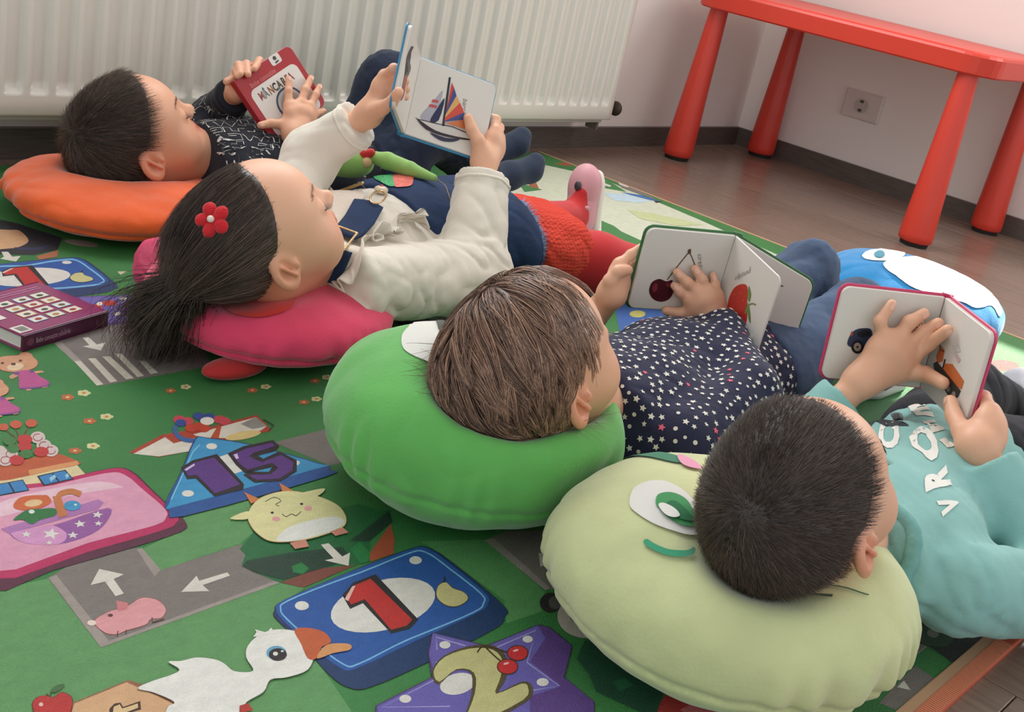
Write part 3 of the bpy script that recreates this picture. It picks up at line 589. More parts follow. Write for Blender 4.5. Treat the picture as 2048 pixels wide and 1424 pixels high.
# panda and dark bush by the pale cushion
printed('printed_panda', [((44, 40, 42), [ell(*zc((1668, 655)), 22, 20)]), ((92, 88, 84), [ell(*zc((1690, 655)), 13, 13)]), ((190, 180, 168), [ell(*zc((1850, 725)), 58, 44)]), ((30, 28, 30), [ell(*zc((1830, 715)), 27, 20)]), ((70, 74, 74), [ell(*zc((1855, 705)), 12, 11)]), (WHT, [ell(*zc((1848, 715)), 6, 5)])], 4)
printed('printed_bush', [((26, 76, 52), [zc([(1840, 850), (1960, 835), (2120, 900), (2250, 1100), (2200, 1250), (1900, 1112), (1862, 1020), (1800, 945)])]), ((32, 104, 66), [zc([(1980, 1060), (2048, 1040), (2090, 1080), (2020, 1110)])])], 6)
printed('printed_blossom', [((178, 58, 54), [[(1310, 1424), (1330, 1390), (1400, 1400), (1450, 1440), (1330, 1460)]]), ((206, 110, 110), [[(1360, 1420), (1400, 1398), (1440, 1420), (1400, 1450)]])], 2)
printed('printed_bush', [((38, 46, 42), [catmull(ze([(650, 420), (1480, 540), (1560, 560), (1120, 892), (980, 850), (820, 742), (640, 670)]), 3)]), ((58, 88, 66), [catmull(ze([(680, 520), (900, 540), (1080, 640), (1000, 740), (800, 730), (680, 660)]), 4)]), ((150, 158, 138), [ell(*ze((860, 610)), 12, 8, 15)])], 2)
# far end: picture field with leafy border, window glare painted into its pale colour
pale = (216, 220, 196)
printed('printed_field_glare', [(pale, [[(985, 322), (1090, 330), (1190, 352), (1270, 385), (1400, 440), (1560, 512), (1700, 585), (1650, 660), (1500, 690), (1300, 560), (1120, 500), (1020, 420), (960, 360)]]),
    ((62, 132, 70), [[(985, 305), (1100, 310), (1170, 322), (1130, 332), (1050, 326)], zf([(540, 190), (700, 195), (790, 260), (830, 285), (700, 262), (620, 210)]), zf([(690, 440), (760, 470), (800, 500), (930, 560), (900, 610), (720, 570), (690, 540)]), zf([(240, 240), (300, 250), (370, 272), (270, 285)])]),
    ((170, 96, 62), [zf([(430, 130), (560, 118), (590, 132), (520, 145)]), zf([(600, 150), (720, 190), (700, 205), (620, 190)]), zf([(285, 225), (335, 235), (350, 268), (300, 255)])]), ((40, 44, 46), [zf([(650, 210), (740, 205), (700, 232)]), zf([(960, 318), (1025, 338), (990, 345)])]),
    ((52, 120, 184), [zf([(800, 285), (900, 300), (1010, 335), (960, 330), (830, 296)]), zf([(210, 400), (290, 310), (380, 330), (460, 378), (440, 395)]), zf([(670, 560), (860, 575), (870, 610), (690, 600)])]), ((150, 156, 206), [zf([(260, 370), (330, 330), (400, 350), (420, 378)])]), ((200, 222, 234), [zf([(700, 290), (820, 295), (960, 335), (900, 345), (760, 330)])]),
    ((192, 130, 190), [ell(*zf((735, 572)), 17, 8)]), ((206, 214, 160), [zf([(830, 380), (960, 400), (1150, 440), (1250, 465), (1100, 470), (900, 430)])]), ((128, 120, 112), [zf([(790, 235), (900, 275), (1000, 330), (940, 312), (800, 262)])]), (WHT, [zf([(795, 232), (850, 252), (840, 262), (790, 245)]), zf([(700, 235), (745, 250), (735, 258), (700, 248)])])], 1)
printed('printed_field_glare', [((90, 160, 84), [[(1900, 660), (1990, 690), (2060, 720), (2120, 780), (1900, 740)]]), ((128, 84, 74), [catmull([(1970, 728), (2000, 720), (2035, 728), (2030, 742), (1985, 742)], 4)]), (pale, [[(1880, 745), (2120, 770), (2120, 830), (1900, 830)]])], 14)  # pale loop paints the sun-bleached part of the mat as colour
printed('printed_road', [((64, 62, 58), [[(770, 590), (900, 560), (1010, 600), (900, 660), (800, 660)]]), ((120, 82, 66), [[(850, 605), (930, 600), (960, 618), (900, 628)]]), ((92, 130, 92), [ell(868, 640, 9, 4)])], 2)
printed('printed_picture_tile', [((58, 104, 176), [[(1225, 590), (1300, 600), (1360, 660), (1240, 665)]]), ((206, 200, 110), [ell(1275, 628, 16, 7)])], 2)
printed('printed_road', [((60, 70, 62), [[(960, 470), (1090, 560), (1200, 600), (1180, 640), (1020, 620), (900, 560)]])], 1)
# bound edges of the mat
m_bind = mat('mat_binding', (196, 92, 62), 0.7, bump=0.3, bscale=300); m_bind2 = mat('mat_binding_pale', (190, 150, 116), 0.7)
def edge_strip(name, x0, x1, y0, y1, m, z=.0075): return adopt(multi_box(name, [((x0, y0, 0), (x1, y1, z))], m, None, None, .0012), pm)
edge_strip('edge_binding', -3.125, XM+.004, YM-.014, YM+.002, m_bind); edge_strip('edge_trim', -3.12, XM, YM+.002, YM+.013, m_bind2, .0071)
edge_strip('edge_binding', XM-.002, XM+.004, YM, -.062, m_bind2)
# ribs across the near binding
bm = bmesh.new()
for xx in np.arange(-2.75, -2.2, .0034): box_bm(bm, (xx, YM-.006, .0076), (.0009, .0078, .0004))
adopt(bm_obj('binding_ribs', bm, mat('binding_light', (214, 138, 104), 0.7)), pm)['kind'] = 'stuff'
tag(pm, 'green printed foam play mat with numbers, roads and cartoon animals', 'play mat')

# ================================================================ BOOKS (board books held open or shut)
def plane_n(P, Q, S):
    n = nrm(np.cross(Q-P, S-P)); return n if n@(CAM-P) > 0 else -n
BK = dict(
 A=dict(ST=A(-2.2037, -.3684, .2341), SB=A(-2.1495, -.4216, .1478), RT=A(-2.0954, -.3578, .2956), RB=A(-2.0412, -.4109, .2093)),
 B=dict(ST=A(-2.1567, -.7391, .3609), SB=A(-2.1965, -.773, .2585), LT=A(-2.2469, -.8044, .4176), LB=A(-2.2868, -.8383, .3152), RT=A(-2.048, -.7962, .3375), RB=A(-2.0879, -.8302, .2351)),
 C=dict(ST=A(-2.0202, -1.2353, .2497), SB=A(-2.0106, -1.2265, .1354), LT=A(-2.1268, -1.1701, .2457), LB=A(-2.1172, -1.1613, .1315), RT=A(-2.0795, -1.3445, .2364), RB=A(-2.07, -1.3357, .1221)),
 D=dict(ST=A(-2.0099, -1.5188, .2701), SB=A(-2.0063, -1.5251, .1553), LT=A(-2.1022, -1.4348, .2626), LB=A(-2.0986, -1.4411, .1478), RT=A(-2.0967, -1.6087, .2723), RB=A(-2.093, -1.615, .1575)))
for b in BK.values():
    if 'LT' in b: b['nL'] = plane_n(b['ST'], b['SB'], b['LT'])
    b['nR'] = plane_n(b['ST'], b['SB'], b['RT'])
# third leaf of the fruit book, opened further: same spine, its outer corner seen at (1631,565)
d_ = ray(1628, 567); bC = BK['C']; oc = CAM-bC['ST']; wC = np.linalg.norm(bC['RT']-bC['ST'])
bq = d_@oc; aq = d_@d_; disc = bq*bq-aq*(oc@oc-wC*wC); tq = (-bq+math.sqrt(max(disc, 0)))/aq if disc > 0 else -bq/aq
bC['XT'] = CAM+tq*d_; bC['XB'] = bC['XT']+(bC['SB']-bC['ST']); bC['nX'] = plane_n(bC['ST'], bC['SB'], bC['XT'])
def slab(name, S, sb, O, n, t0, t1, m, parent, grow_=0.0, r=0.010, spine=0.0):
    """leaf / cover block: spine top S, spine bottom sb, outer top O, thickness from t0 to t1 along n"""
    u = O-S; w = np.linalg.norm(u); u = u/w; v = sb-S; h = np.linalg.norm(v); v = v/h; g = grow_
    pts = [(-spine, -g), (w+g-r, -g)]+[(w+g-r+r*math.sin(t), -g+r-r*math.cos(t)) for t in np.linspace(0.3, 1.57, 5)]+[(w+g-r+r*math.cos(t), h+g-r+r*math.sin(t)) for t in np.linspace(0, 1.57, 6)]+[(-spine, h+g)]
    bm = bmesh.new(); lo = [bm.verts.new(tuple(S+u*a+v*b+n*t0)) for a, b in pts]; hi = [bm.verts.new(tuple(S+u*a+v*b+n*t1)) for a, b in pts]
    k = len(pts); bm.faces.new(hi); bm.faces.new(lo[::-1])
    for i in range(k): bm.faces.new((lo[i], lo[(i+1) % k], hi[(i+1) % k], hi[i]))
    bmesh.ops.recalc_face_normals(bm, faces=bm.faces[:])
    bmesh.ops.bevel(bm, geom=[e for e in bm.edges if abs(e.calc_face_angle(0)) > 1.0], offset=min(.0006, abs(t1-t0)*.25), segments=1, affect='EDGES')
    return bm_obj(name, bm, m, parent)
m_page = mat('page_card', (216, 210, 202), 0.32, 0.5)
def book_print(name, layers, P, n, parent, off=0.0004):
    bm = bmesh.new(); slots = []
    for li, (rgb, loops) in enumerate(layers):
        m = ink(rgb, .35)
        if m not in slots: slots.append(m)
        for lk_, Lp in enumerate(loops):
            try: f = bm.faces.new([bm.verts.new(tuple(UP(a, b, P, n, off+.00008*(li+.085*(lk_ % 10))))) for a, b in Lp]); f.material_index = slots.index(m)
            except ValueError: pass
    bmesh.ops.triangulate(bm, faces=bm.faces[:]); o = bm_obj(name, bm, None, parent)
    for m in slots: o.data.materials.append(m)
    return o
def text_on(name, txt, O, ex, ey, size, rgb, parent, bold=0.0, n=None, off=.0004, width=None):
    V2, F = text_polys(txt, 1.0, bold); s = size
    if width: s = width/(V2[:, 0].max()-V2[:, 0].min())
    ex = nrm(ex); ey = nrm(ey); n = nrm(np.cross(ex, ey)) if n is None else n
    V = O+V2[:, :1]*ex*s+V2[:, 1:2]*ey*(size if not width else size)+n*off
    return mesh_obj(name, V, F, ink(rgb, .35), parent, False)

def open_book(k, cover_rgb, label, third=False):
    b = BK[k]; root = empty('board_book', tuple(b['SB'])); inv = Matrix.Translation(-Vector(root.location))
    mc = mat('cover_'+k, cover_rgb, 0.28, 0.5, coat=.2)
    parts = []
    parts.append(slab('cover', b['ST'], b['SB'], b['LT'], b['nL'], -.0075, -.0055, mc, root, .003, .012, .003)); parts[-1]['label'] = 'front board of the book'
    parts.append(slab('page_block', b['ST'], b['SB'], b['LT'], b['nL'], -.0055, 0, m_page, root))
    if third:
        parts.append(slab('page', b['ST'], b['SB'], b['RT'], b['nR'], -.0026, 0, m_page, root))
        parts.append(slab('page_block', b['ST'], b['SB'], b['XT'], b['nX'], -.0040, 0, m_page, root)); parts.append(slab('cover', b['ST'], b['SB'], b['XT'], b['nX'], -.006, -.0040, mc, root, .003, .012, .003))
    else:
        parts.append(slab('page_block', b['ST'], b['SB'], b['RT'], b['nR'], -.0055, 0, m_page, root)); parts.append(slab('cover', b['ST'], b['SB'], b['RT'], b['nR'], -.0075, -.0055, mc, root, .003, .012, .003))
    # spine strip behind the fold
    nS = nrm(b['nL']+b['nR']); v = nrm(b['SB']-b['ST']); bm = bmesh.new(); u = nrm(np.cross(v, nS))
    box_bm(bm, (b['ST']+b['SB'])/2-nS*.0072, (np.linalg.norm(b['SB']-b['ST'])/2+.003, .0065, .0012), np.array([v, u, nS]), .0006); parts.append(bm_obj('spine', bm, mc, root))
    for p in parts: p.matrix_parent_inverse = inv
    tag(root, label, 'book'); return root, inv
def fix(o, inv): o.matrix_parent_inverse = inv; return o
Zb2 = lambda p: Z(400, 0, .351, p); Zc5 = lambda p: Z(1100, 400, .295, p); Zd6 = lambda p: Z(1500, 450, .281, p); Zd3 = lambda p: Z(1700, 550, .2809, p); Za8 = lambda p: Z(440, 80, .1545, p)
# --- sailing boat book
bkB, iB = open_book('B', (38, 132, 176), 'open board book with a sailing boat page and blue cover')
b = BK['B']
boat = [((40, 38, 52), [Zb2([(1418, 440), (1430, 440), (1392, 722), (1378, 720)])]), ((168, 166, 178), [catmull(Zb2([(1385, 515), (1330, 580), (1255, 665), (1315, 690), (1350, 640)]), 3)]), ((188, 78, 80), [Zb2([(1328, 565), (1360, 572), (1355, 588), (1318, 580)]), Zb2([(1310, 592), (1352, 602), (1347, 618), (1302, 608)])]),
    ((34, 38, 74), [catmull(Zb2([(1395, 560), (1350, 620), (1310, 690), (1360, 685)]), 3)]), ((196, 62, 54), [Zb2([(1435, 470), (1448, 500), (1400, 640), (1412, 590)])]), ((62, 70, 130), [Zb2([(1448, 500), (1462, 545), (1398, 655), (1400, 640)])]), ((214, 164, 96), [Zb2([(1462, 545), (1482, 585), (1396, 672), (1398, 655)])]), ((202, 74, 58), [Zb2([(1482, 585), (1505, 640), (1392, 690), (1396, 672)])]), ((70, 76, 132), [Zb2([(1505, 640), (1515, 680), (1392, 694), (1392, 690)])]), ((206, 120, 76), [Zb2([(1515, 680), (1525, 740), (1392, 700)])]),
    ((206, 200, 194), [catmull(Zb2([(1240, 678), (1330, 705), (1430, 730), (1530, 770), (1525, 792), (1400, 765), (1290, 725)]), 3)]), ((48, 34, 40), [catmull(Zb2([(1232, 674), (1240, 676), (1340, 742), (1450, 775), (1530, 790), (1528, 798), (1400, 778), (1290, 738)]), 3), stroke(Zb2([(1245, 680), (1340, 702), (1440, 722), (1530, 760)]), 1.6)]), ((46, 44, 70), [catmull(Zb2([(1310, 755), (1400, 785), (1480, 792), (1440, 808), (1370, 800)]), 3)])]
fix(book_print('boat_picture', boat, b['ST'], b['nR'], bkB), iB)
vB = nrm(b['SB']-b['ST']); uB = nrm(b['RT']-b['ST'])
fix(text_on('page_word', 'barc\u0103', UP(*Zb2((1500, 560)), b['ST'], b['nR']), vB+uB*.12, -uB*-1+vB*0, .0105, (120, 116, 116), bkB, n=b['nR']), iB)
orn = [((64, 56, 60), [stroke(catmull(Zb2([(1212, 265), (1185, 330), (1195, 390), (1170, 450)]), 4, False), 5)]), ((150, 70, 62), [stroke(catmull(Zb2([(1175, 430), (1165, 480), (1155, 540), (1140, 570)]), 4, False), 6)])]
fix(book_print('page_ornament', orn, b['ST'], b['nL'], bkB), iB)
# --- fruit book
bkC, iC = open_book('C', (58, 112, 66), 'open board book with cherry and strawberry pages and green cover', True)
b = BK['C']
ch = [((96, 70, 50), [stroke(catmull(Zc5([(945, 350), (880, 430), (795, 540)]), 4, False), 2.0), stroke(Zc5([(945, 350), (965, 395), (982, 440)]), 2.0), catmull(Zc5([(935, 340), (955, 332), (955, 360), (938, 366)]), 3)]), ((72, 22, 30), [catmull(Zc5([(672, 620), (690, 560), (740, 535), (790, 552), (830, 545), (838, 610), (815, 665), (760, 690), (700, 672)]), 4)]), ((126, 44, 58), [ell(*Zc5((712, 595)), 5, 9, 15), ell(*Zc5((810, 575)), 7, 5)])]
fix(book_print('cherry_picture', ch, b['ST'], b['nL'], bkC), iC)
vC = nrm(b['SB']-b['ST']); uC = nrm(b['ST']-b['LT'])
fix(text_on('page_word', 'cire\u0219e', UP(*Zc5((1000, 365)), b['ST'], b['nL']), vC+uC*.35, uC-vC*.2, .0105, (128, 124, 120), bkC, n=b['nL']), iC)
st = [((186, 52, 44), [catmull(Zc5([(1200, 740), (1215, 660), (1250, 595), (1300, 570), (1338, 590), (1335, 700), (1335, 800), (1310, 878), (1270, 860), (1215, 810)]), 4)]), ((206, 92, 70), [ell(*Zc5(c), 1.6, 1.3, n=8) for c in ((1250, 640), (1275, 690), (1240, 720), (1290, 630), (1260, 770), (1295, 740), (1300, 800), (1230, 780), (1310, 680), (1275, 830))]), ((106, 136, 70), [catmull(Zc5([(1348, 580), (1362, 640), (1350, 690), (1338, 660)]), 3), catmull(Zc5([(1340, 690), (1356, 760), (1358, 835), (1342, 790)]), 3), Zc5([(1318, 770), (1340, 700), (1345, 760)]), stroke(catmull(Zc5([(1345, 712), (1370, 702), (1395, 710)]), 4, False), 2.6)])]
fix(book_print('strawberry_picture', st, b['ST'], b['nR'], bkC), iC)
fix(text_on('page_word', 'c\u0103p\u0219un\u0103', UP(*Zc5((1252, 545)), b['ST'], b['nR']), nrm(b['RT']-b['ST'])-vC*.9, -vC-nrm(b['RT']-b['ST'])*.2, .011, (150, 146, 142), bkC, n=b['nR']), iC)
lf = [((70, 66, 54), [stroke(Zc5([(1490, 465), (1500, 480)]), 2), stroke(Zc5([(1520, 505), (1535, 490)]), 3), stroke(Zc5([(1545, 530), (1560, 528)]), 2), stroke(Zc5([(1565, 580), (1582, 586)]), 2)])]
fix(book_print('leaf_picture', lf, b['ST'], b['nX'], bkC), iC)
# --- vehicle book
bkD, iD = open_book('D', (206, 62, 104), 'open board book with car and truck pages and pink cover')
b = BK['D']
car = [((44, 54, 78), [catmull(Zd6([(692, 845), (710, 790), (745, 750), (800, 735), (860, 742), (870, 800), (840, 850), (800, 880), (720, 870)]), 4)]), ((26, 28, 36), [catmull(Zd6([(760, 770), (800, 748), (850, 752), (855, 785), (790, 800)]), 3), ell(*Zd6((765, 868)), 12.5, 13.5)]), ((170, 60, 48), [Zd6([(722, 755), (735, 770), (725, 795), (715, 780)])]), ((156, 140, 126), [ell(*Zd6((765, 868)), 7.5, 8.5)]), ((44, 40, 40), [ell(*Zd6((765, 868)), 2.4, 2.6)])]
fix(book_print('car_picture', car, b['ST'], b['nL'], bkD), iD)
trk = [((196, 104, 54), [Zd6([(1355, 860), (1385, 890), (1370, 970), (1330, 985), (1325, 930)]), Zd6([(1385, 985), (1440, 990), (1522, 1110), (1505, 1170), (1470, 1150), (1370, 1030)])]), ((58, 52, 48), [Zd6([(1305, 985), (1330, 970), (1500, 1180), (1480, 1225), (1435, 1242), (1400, 1200), (1310, 1030)]), stroke(Zd6([(1352, 855), (1352, 890), (1382, 900)]), 2), stroke(Zd6([(1388, 955), (1372, 1020)]), 3)]), ((150, 140, 130), [ell(*Zd6((1410, 1165)), 4, 6), ell(*Zd6((1448, 1205)), 4, 6)])]
fix(book_print('truck_picture', trk, b['ST'], b['nR'], bkD), iD)
fix(book_print('page_blur', [((196, 170, 170), [Zd6([(1455, 920), (1475, 920), (1500, 960), (1480, 985)])]), ((206, 200, 200), [Zd6([(1440, 860), (1480, 850), (1500, 900), (1450, 910)])])], b['ST'], b['nR'], bkD), iD)
# --- red closed book (title facing out)
b = BK['A']; bkA = empty('board_book', tuple(b['SB'])); iA = Matrix.Translation(-Vector(bkA.location))
m_rb = mat('cover_A', (168, 42, 50), 0.28, 0.5, coat=.2)
vA = nrm(b['SB']-b['ST']); uA = nrm(b['RT']-b['ST']); nA = b['nR']
fix(slab('cover', b['ST'], b['SB'], b['RT'], nA, -.002, 0, m_rb, bkA, 0, .012), iA); fix(slab('page_block', b['ST'], b['SB'], b['RT']-uA*.004, nA, -.014, -.002, m_page, bkA, -.003), iA)
fix(slab('cover', b['ST'], b['SB'], b['RT'], nA, -.016, -.014, m_rb, bkA, 0, .012), iA)
bm = bmesh.new(); box_bm(bm, (b['ST']+b['SB'])/2-nA*.008-uA*.001, (np.linalg.norm(b['SB']-b['ST'])/2, .0012, .008), np.array([vA, uA, nA]), .0006); fix(bm_obj('spine', bm, m_rb, bkA), iA)
def onA(x, y): return b['ST']+uA*x+vA*y
wA, hA = np.linalg.norm(b['RT']-b['ST']), np.linalg.norm(b['SB']-b['ST'])
pane = [onA(*p) for p in rrect(.009, wA-.010, .028, hA+.0, .012)]
bm = poly_mesh([[q+nA*.0004 for q in pane]]); fix(bm_obj('title_panel', bm, ink((222, 214, 206), .35), bkA), iA)
tab = [onA(*p) for p in rrect(wA-.050, wA-.028, -.0005, .016, .004)]; bm = poly_mesh([[q+nA*.0004 for q in tab]]); fix(bm_obj('logo_tab', bm, ink((222, 214, 206), .35), bkA), iA)
bm = poly_mesh([[onA(wA-.039+.0035*math.cos(t), .0055+.0035*math.sin(t))+nA*.0007 for t in np.linspace(0, 6.28, 14)[:-1]], [onA(*p)+nA*.0007 for p in ((wA-.043, .0115), (wA-.035, .0105), (wA-.034, .013), (wA-.042, .0142))]]); fix(bm_obj('logo', bm, ink((74, 70, 66), .35), bkA), iA)
fix(text_on('series_name', 'Bebe cunoa\u0219te', onA(.018, .0255), uA, -vA, .0115, (206, 120, 116), bkA, n=nA, width=.056, bold=.01), iA)
xx = .021
for chx, rgb in zip('M\u00c2NCAREA', ((176, 58, 46), (46, 120, 128), (196, 116, 60), (44, 42, 44), (92, 96, 62), (60, 52, 50), (190, 116, 60), (150, 58, 96))):
    V2, F = text_polys(chx, .019, .0006); fix(text_on('title_letter', chx, onA(xx, .051), uA, -vA, .019, rgb, bkA, n=nA, bold=.045, width=(V2[:, 0].max()-V2[:, 0].min())*.70), iA); xx += (V2[:, 0].max()-V2[:, 0].min())*.70+.0008
pl = onA(.066, .080); ring = lambda r: [pl+(uA*math.cos(t)+vA*math.sin(t))*r for t in np.linspace(0, 2*math.pi, 40, endpoint=False)]
for r_, rgb, o_ in ((.0275, (62, 84, 110), .0006), (.024, (196, 190, 184), .0007), (.019, (176, 166, 158), .0008)):
    bm = poly_mesh([[q+nA*o_ for q in ring(r_)]]); fix(bm_obj('plate_picture', bm, ink(rgb, .4), bkA), iA)
tag(bkA, 'closed red board book titled in coloured letters, held up', 'book')
# --- purple book lying on the mat
PB = empty('board_book', (-2.68, -.70, MZ)); iP = Matrix.Translation(-Vector(PB.location))
z1 = MZ+.020; c_r = UZ(215, 622, z1); c_b = UZ(46, 671, z1); c_t = UZ(89, 569, z1)
uP = nrm(A(*(c_b-c_r)[:2], 0)); vP = A(-uP[1], uP[0], 0); vP = vP if vP@(c_t-c_r) > 0 else -vP
LP, WP = np.linalg.norm(c_b-c_r), .118
zz_ = A(0, 0, 1); cP = A(*c_r[:2], MZ)
m_pb = mat('cover_purple', (138, 42, 96), 0.22, 0.5, coat=.4); m_ps = mat('cover_purple_spine', (84, 28, 60), 0.3)
def slabP(name, u0, u1, v0, v1, z0, z1_, m):
    bm = bmesh.new(); box_bm(bm, cP+uP*(u0+u1)/2+vP*(v0+v1)/2+zz_*((z0+z1_)/2), ((u1-u0)/2, (v1-v0)/2, (z1_-z0)/2), np.array([uP, vP, zz_]), .0007); return fix(bm_obj(name, bm, m, PB), iP)
slabP('cover', 0, LP, .002, WP, .0003, .0023, m_pb); slabP('page_block', .003, LP-.003, .003, WP-.003, .0023, .0177, m_page); slabP('cover', 0, LP, .002, WP, .0177, .020, m_pb); slabP('spine', 0, LP, -.0015, .002, .0003, .0199, m_ps)
def topP(u, v, off=.0204): return cP+uP*u+vP*v+zz_*off
cols = ((200, 120, 60), (80, 130, 70), (70, 130, 170), (150, 60, 90), (190, 150, 60))
for i_ in range(4):
    for j_ in range(3):
        u0, v0 = .020+j_*.027, .020+i_*.0185
        fr = [topP(u0, v0), topP(u0+.022, v0), topP(u0+.022, v0+.0145), topP(u0, v0+.0145)]; inn = [topP(u0+.001, v0+.001, .0205), topP(u0+.021, v0+.001, .0205), topP(u0+.021, v0+.0135, .0205), topP(u0+.001, v0+.0135, .0205)]
        bm = poly_mesh([fr]); fix(bm_obj('picture_frame_print', bm, ink(cols[(i_*2+j_) % 5], .3), PB), iP); bm = poly_mesh([inn]); fix(bm_obj('thumbnail_print', bm, ink((216, 210, 200), .3), PB), iP)
        bm = poly_mesh([[topP(u0+.011+.005*math.cos(t), v0+.0065+.0033*math.sin(t), .0206) for t in np.linspace(0, 6.28, 11)[:-1]]]); fix(bm_obj('thumbnail_picture', bm, ink(((150, 60, 50), (96, 84, 60), (176, 130, 80), (60, 80, 60))[(i_+j_*2) % 4], .3), PB), iP)
for v_ in (.100, .105): bm = poly_mesh([[topP(.012, v_), topP(.098, v_), topP(.098, v_+.0012), topP(.012, v_+.0012)]]); fix(bm_obj('text_line_print', bm, ink((206, 150, 186), .3), PB), iP)
bm = poly_mesh([[topP(.112, .006), topP(.131, .006), topP(.131, .024), topP(.112, .024)]]); fix(bm_obj('barcode_label', bm, ink((222, 216, 208), .3), PB), iP)
bm = poly_mesh([[topP(.1145, .0085+k*.0013, .0206), topP(.127, .0085+k*.0013, .0206), topP(.127, .0085+k*.0013+w_, .0206), topP(.1145, .0085+k*.0013+w_, .0206)] for k, w_ in enumerate((.0006, .0003, .0008, .0004, .0005, .0008, .0003, .0007, .0004, .0006))]); o = fix(bm_obj('barcode', bm, ink((40, 38, 40), .4), PB), iP); o['kind'] = 'stuff'
bm = poly_mesh([[topP(.112, .048), topP(.131, .048), topP(.131, .072), topP(.112, .072)]]); fix(bm_obj('price_label', bm, ink((222, 216, 208), .3), PB), iP)
nS = -vP
fix(text_on('spine_title', 'Bebe cunoa\u0219te p\u0103s\u0103rile', cP+uP*(LP-.018)+nS*.0016+zz_*.0065, -uP, zz_, .0095, (196, 150, 170), PB, n=nS, width=.052), iP)
bm = poly_mesh([[cP+uP*(LP-.010)+nS*.0018+zz_*.010+(-uP*math.cos(t)+zz_*math.sin(t))*.005 for t in np.linspace(0, 6.28, 18)[:-1]], ]); fix(bm_obj('spine_logo', bm, ink((120, 60, 90), .35), PB), iP)
fix(text_on('spine_mark', 'I', cP+uP*.020+nS*.0016+zz_*.006, -uP, zz_, .011, (150, 110, 130), PB, n=nS), iP)
tag(PB, 'purple board book lying shut on the mat, back cover up', 'book')

# ================================================================ CHILDREN: shared builders
class Head:
    def __init__(s, H, R, F, T, sc=1.0):
        s.H = np.asarray(H, float); T = nrm(T); F = nrm(np.asarray(F, float)-T*(np.asarray(F)@T)); R = np.cross(F, T)
        if R@np.asarray(R) < 0: R = -R
        s.M = np.array([R, F, T]); s.s = sc
    def w(s, p): return s.H+s.s*(np.atleast_2d(np.asarray(p, float))@s.M)[0]
    def W(s, P): return s.H+s.s*(np.asarray(P, float)@s.M)
    def L(s, P): return (np.asarray(P)-s.H)@s.M.T/s.s
    def rot(s, a=0.0, ax=2):
        c, n = math.cos(a), math.sin(a); Q = {0: [[1, 0, 0], [0, c, n], [0, -n, c]], 1: [[c, 0, -n], [0, 1, 0], [n, 0, c]], 2: [[c, n, 0], [-n, c, 0], [0, 0, 1]]}[ax]
        return np.array(Q)@s.M
def skull(sh, hd, off=0.0):
    w, q = hd.w, hd.s; M = hd.M
    sh.el(w((0, -.008, .018)), A(.069, .086, .075)*q+off, M, 0)
    sh.el(w((0, .030, .026)), A(.057, .052, .048)*q+off, M, .03*q)
    sh.el(w((0, .026, -.028)), A(.055, .054, .060)*q+off, M, .03*q)
    return sh
def head_solid(sh, hd):
    w, q, M = hd.w, hd.s, hd.M
    skull(sh, hd)
    sh.el(w((0, .047, -.066)), A(.030, .028, .022)*q, M, .03*q)
    for s in (-1, 1): sh.el(w((s*.033, .046, -.036)), A(.026, .026, .028)*q, M, .022*q)
    for s in (-1, 1): sh.el(w((s*.029, .093, .003)), A(.015, .014, .011)*q, M, .014*q, 's')
    for s in (-1, 1): sh.el(w((s*.029, .0690, .001)), A(.0155, .0115, .0115)*q, M, .005*q)
    sh.rc(w((0, .074, .012)), w((0, .088, -.018)), .0060*q, .0085*q, .012*q); sh.el(w((0, .0925, -.0205)), .0090*q, M, .006*q)
    for s in (-1, 1): sh.el(w((s*.0078, .0860, -.0235)), A(.0062, .0068, .0056)*q, M, .006*q)
    sh.el(w((0, .0790, -.0410)), A(.0155, .0088, .0052)*q, M, .006*q); sh.el(w((0, .0775, -.0500)), A(.0125, .0088, .0058)*q, M, .005*q)
    for s in (-1, 1):
        E = hd.rot(s*0.45, 2)
        sh.el(w((s*.070, -.012, -.010)), A(.0085, .0185, .0270)*q, E, .008*q); sh.el(w((s*.0800, -.009, -.007)), A(.0095, .0120, .0190)*q, E, .004*q, 's'); sh.rc(w((s*.0745, -.013, .004)), w((s*.0750, -.004, -.019)), .0024*q, .0030*q, .003*q); sh.el(w((s*.0705, .004, -.011)), A(.004, .004, .006)*q, E, .003*q)
    return sh
def skin_tint(hd, V, base):
    """natural colour of skin: redder lips, cheeks, ears, finger tips left plain"""
    L = hd.L(V); C = np.tile(np.asarray(s2l(base)[:3]), (len(V), 1))
    def g(c, r): return np.exp(-(((L-A(*c))/A(*r))**2).sum(1))
    lip = np.clip(g((0, .087, -.0455), (.015, .012, .0080))*1.5, 0, 1)[:, None]; C = C*(1-lip)+lip*np.asarray(s2l((196, 96, 84))[:3])
    ck = (np.clip(g((.036, .062, -.032), (.022, .03, .022))+g((-.036, .062, -.032), (.022, .03, .022)), 0, 1)*.35)[:, None]; C = C*(1-ck)+ck*np.asarray(s2l((222, 140, 116))[:3])
    er = (np.clip(g((.076, -.012, -.01), (.012, .025, .032))+g((-.076, -.012, -.01), (.012, .025, .032)), 0, 1)*.55)[:, None]; C = C*(1-er)+er*np.asarray(s2l((214, 124, 92))[:3])
    return C
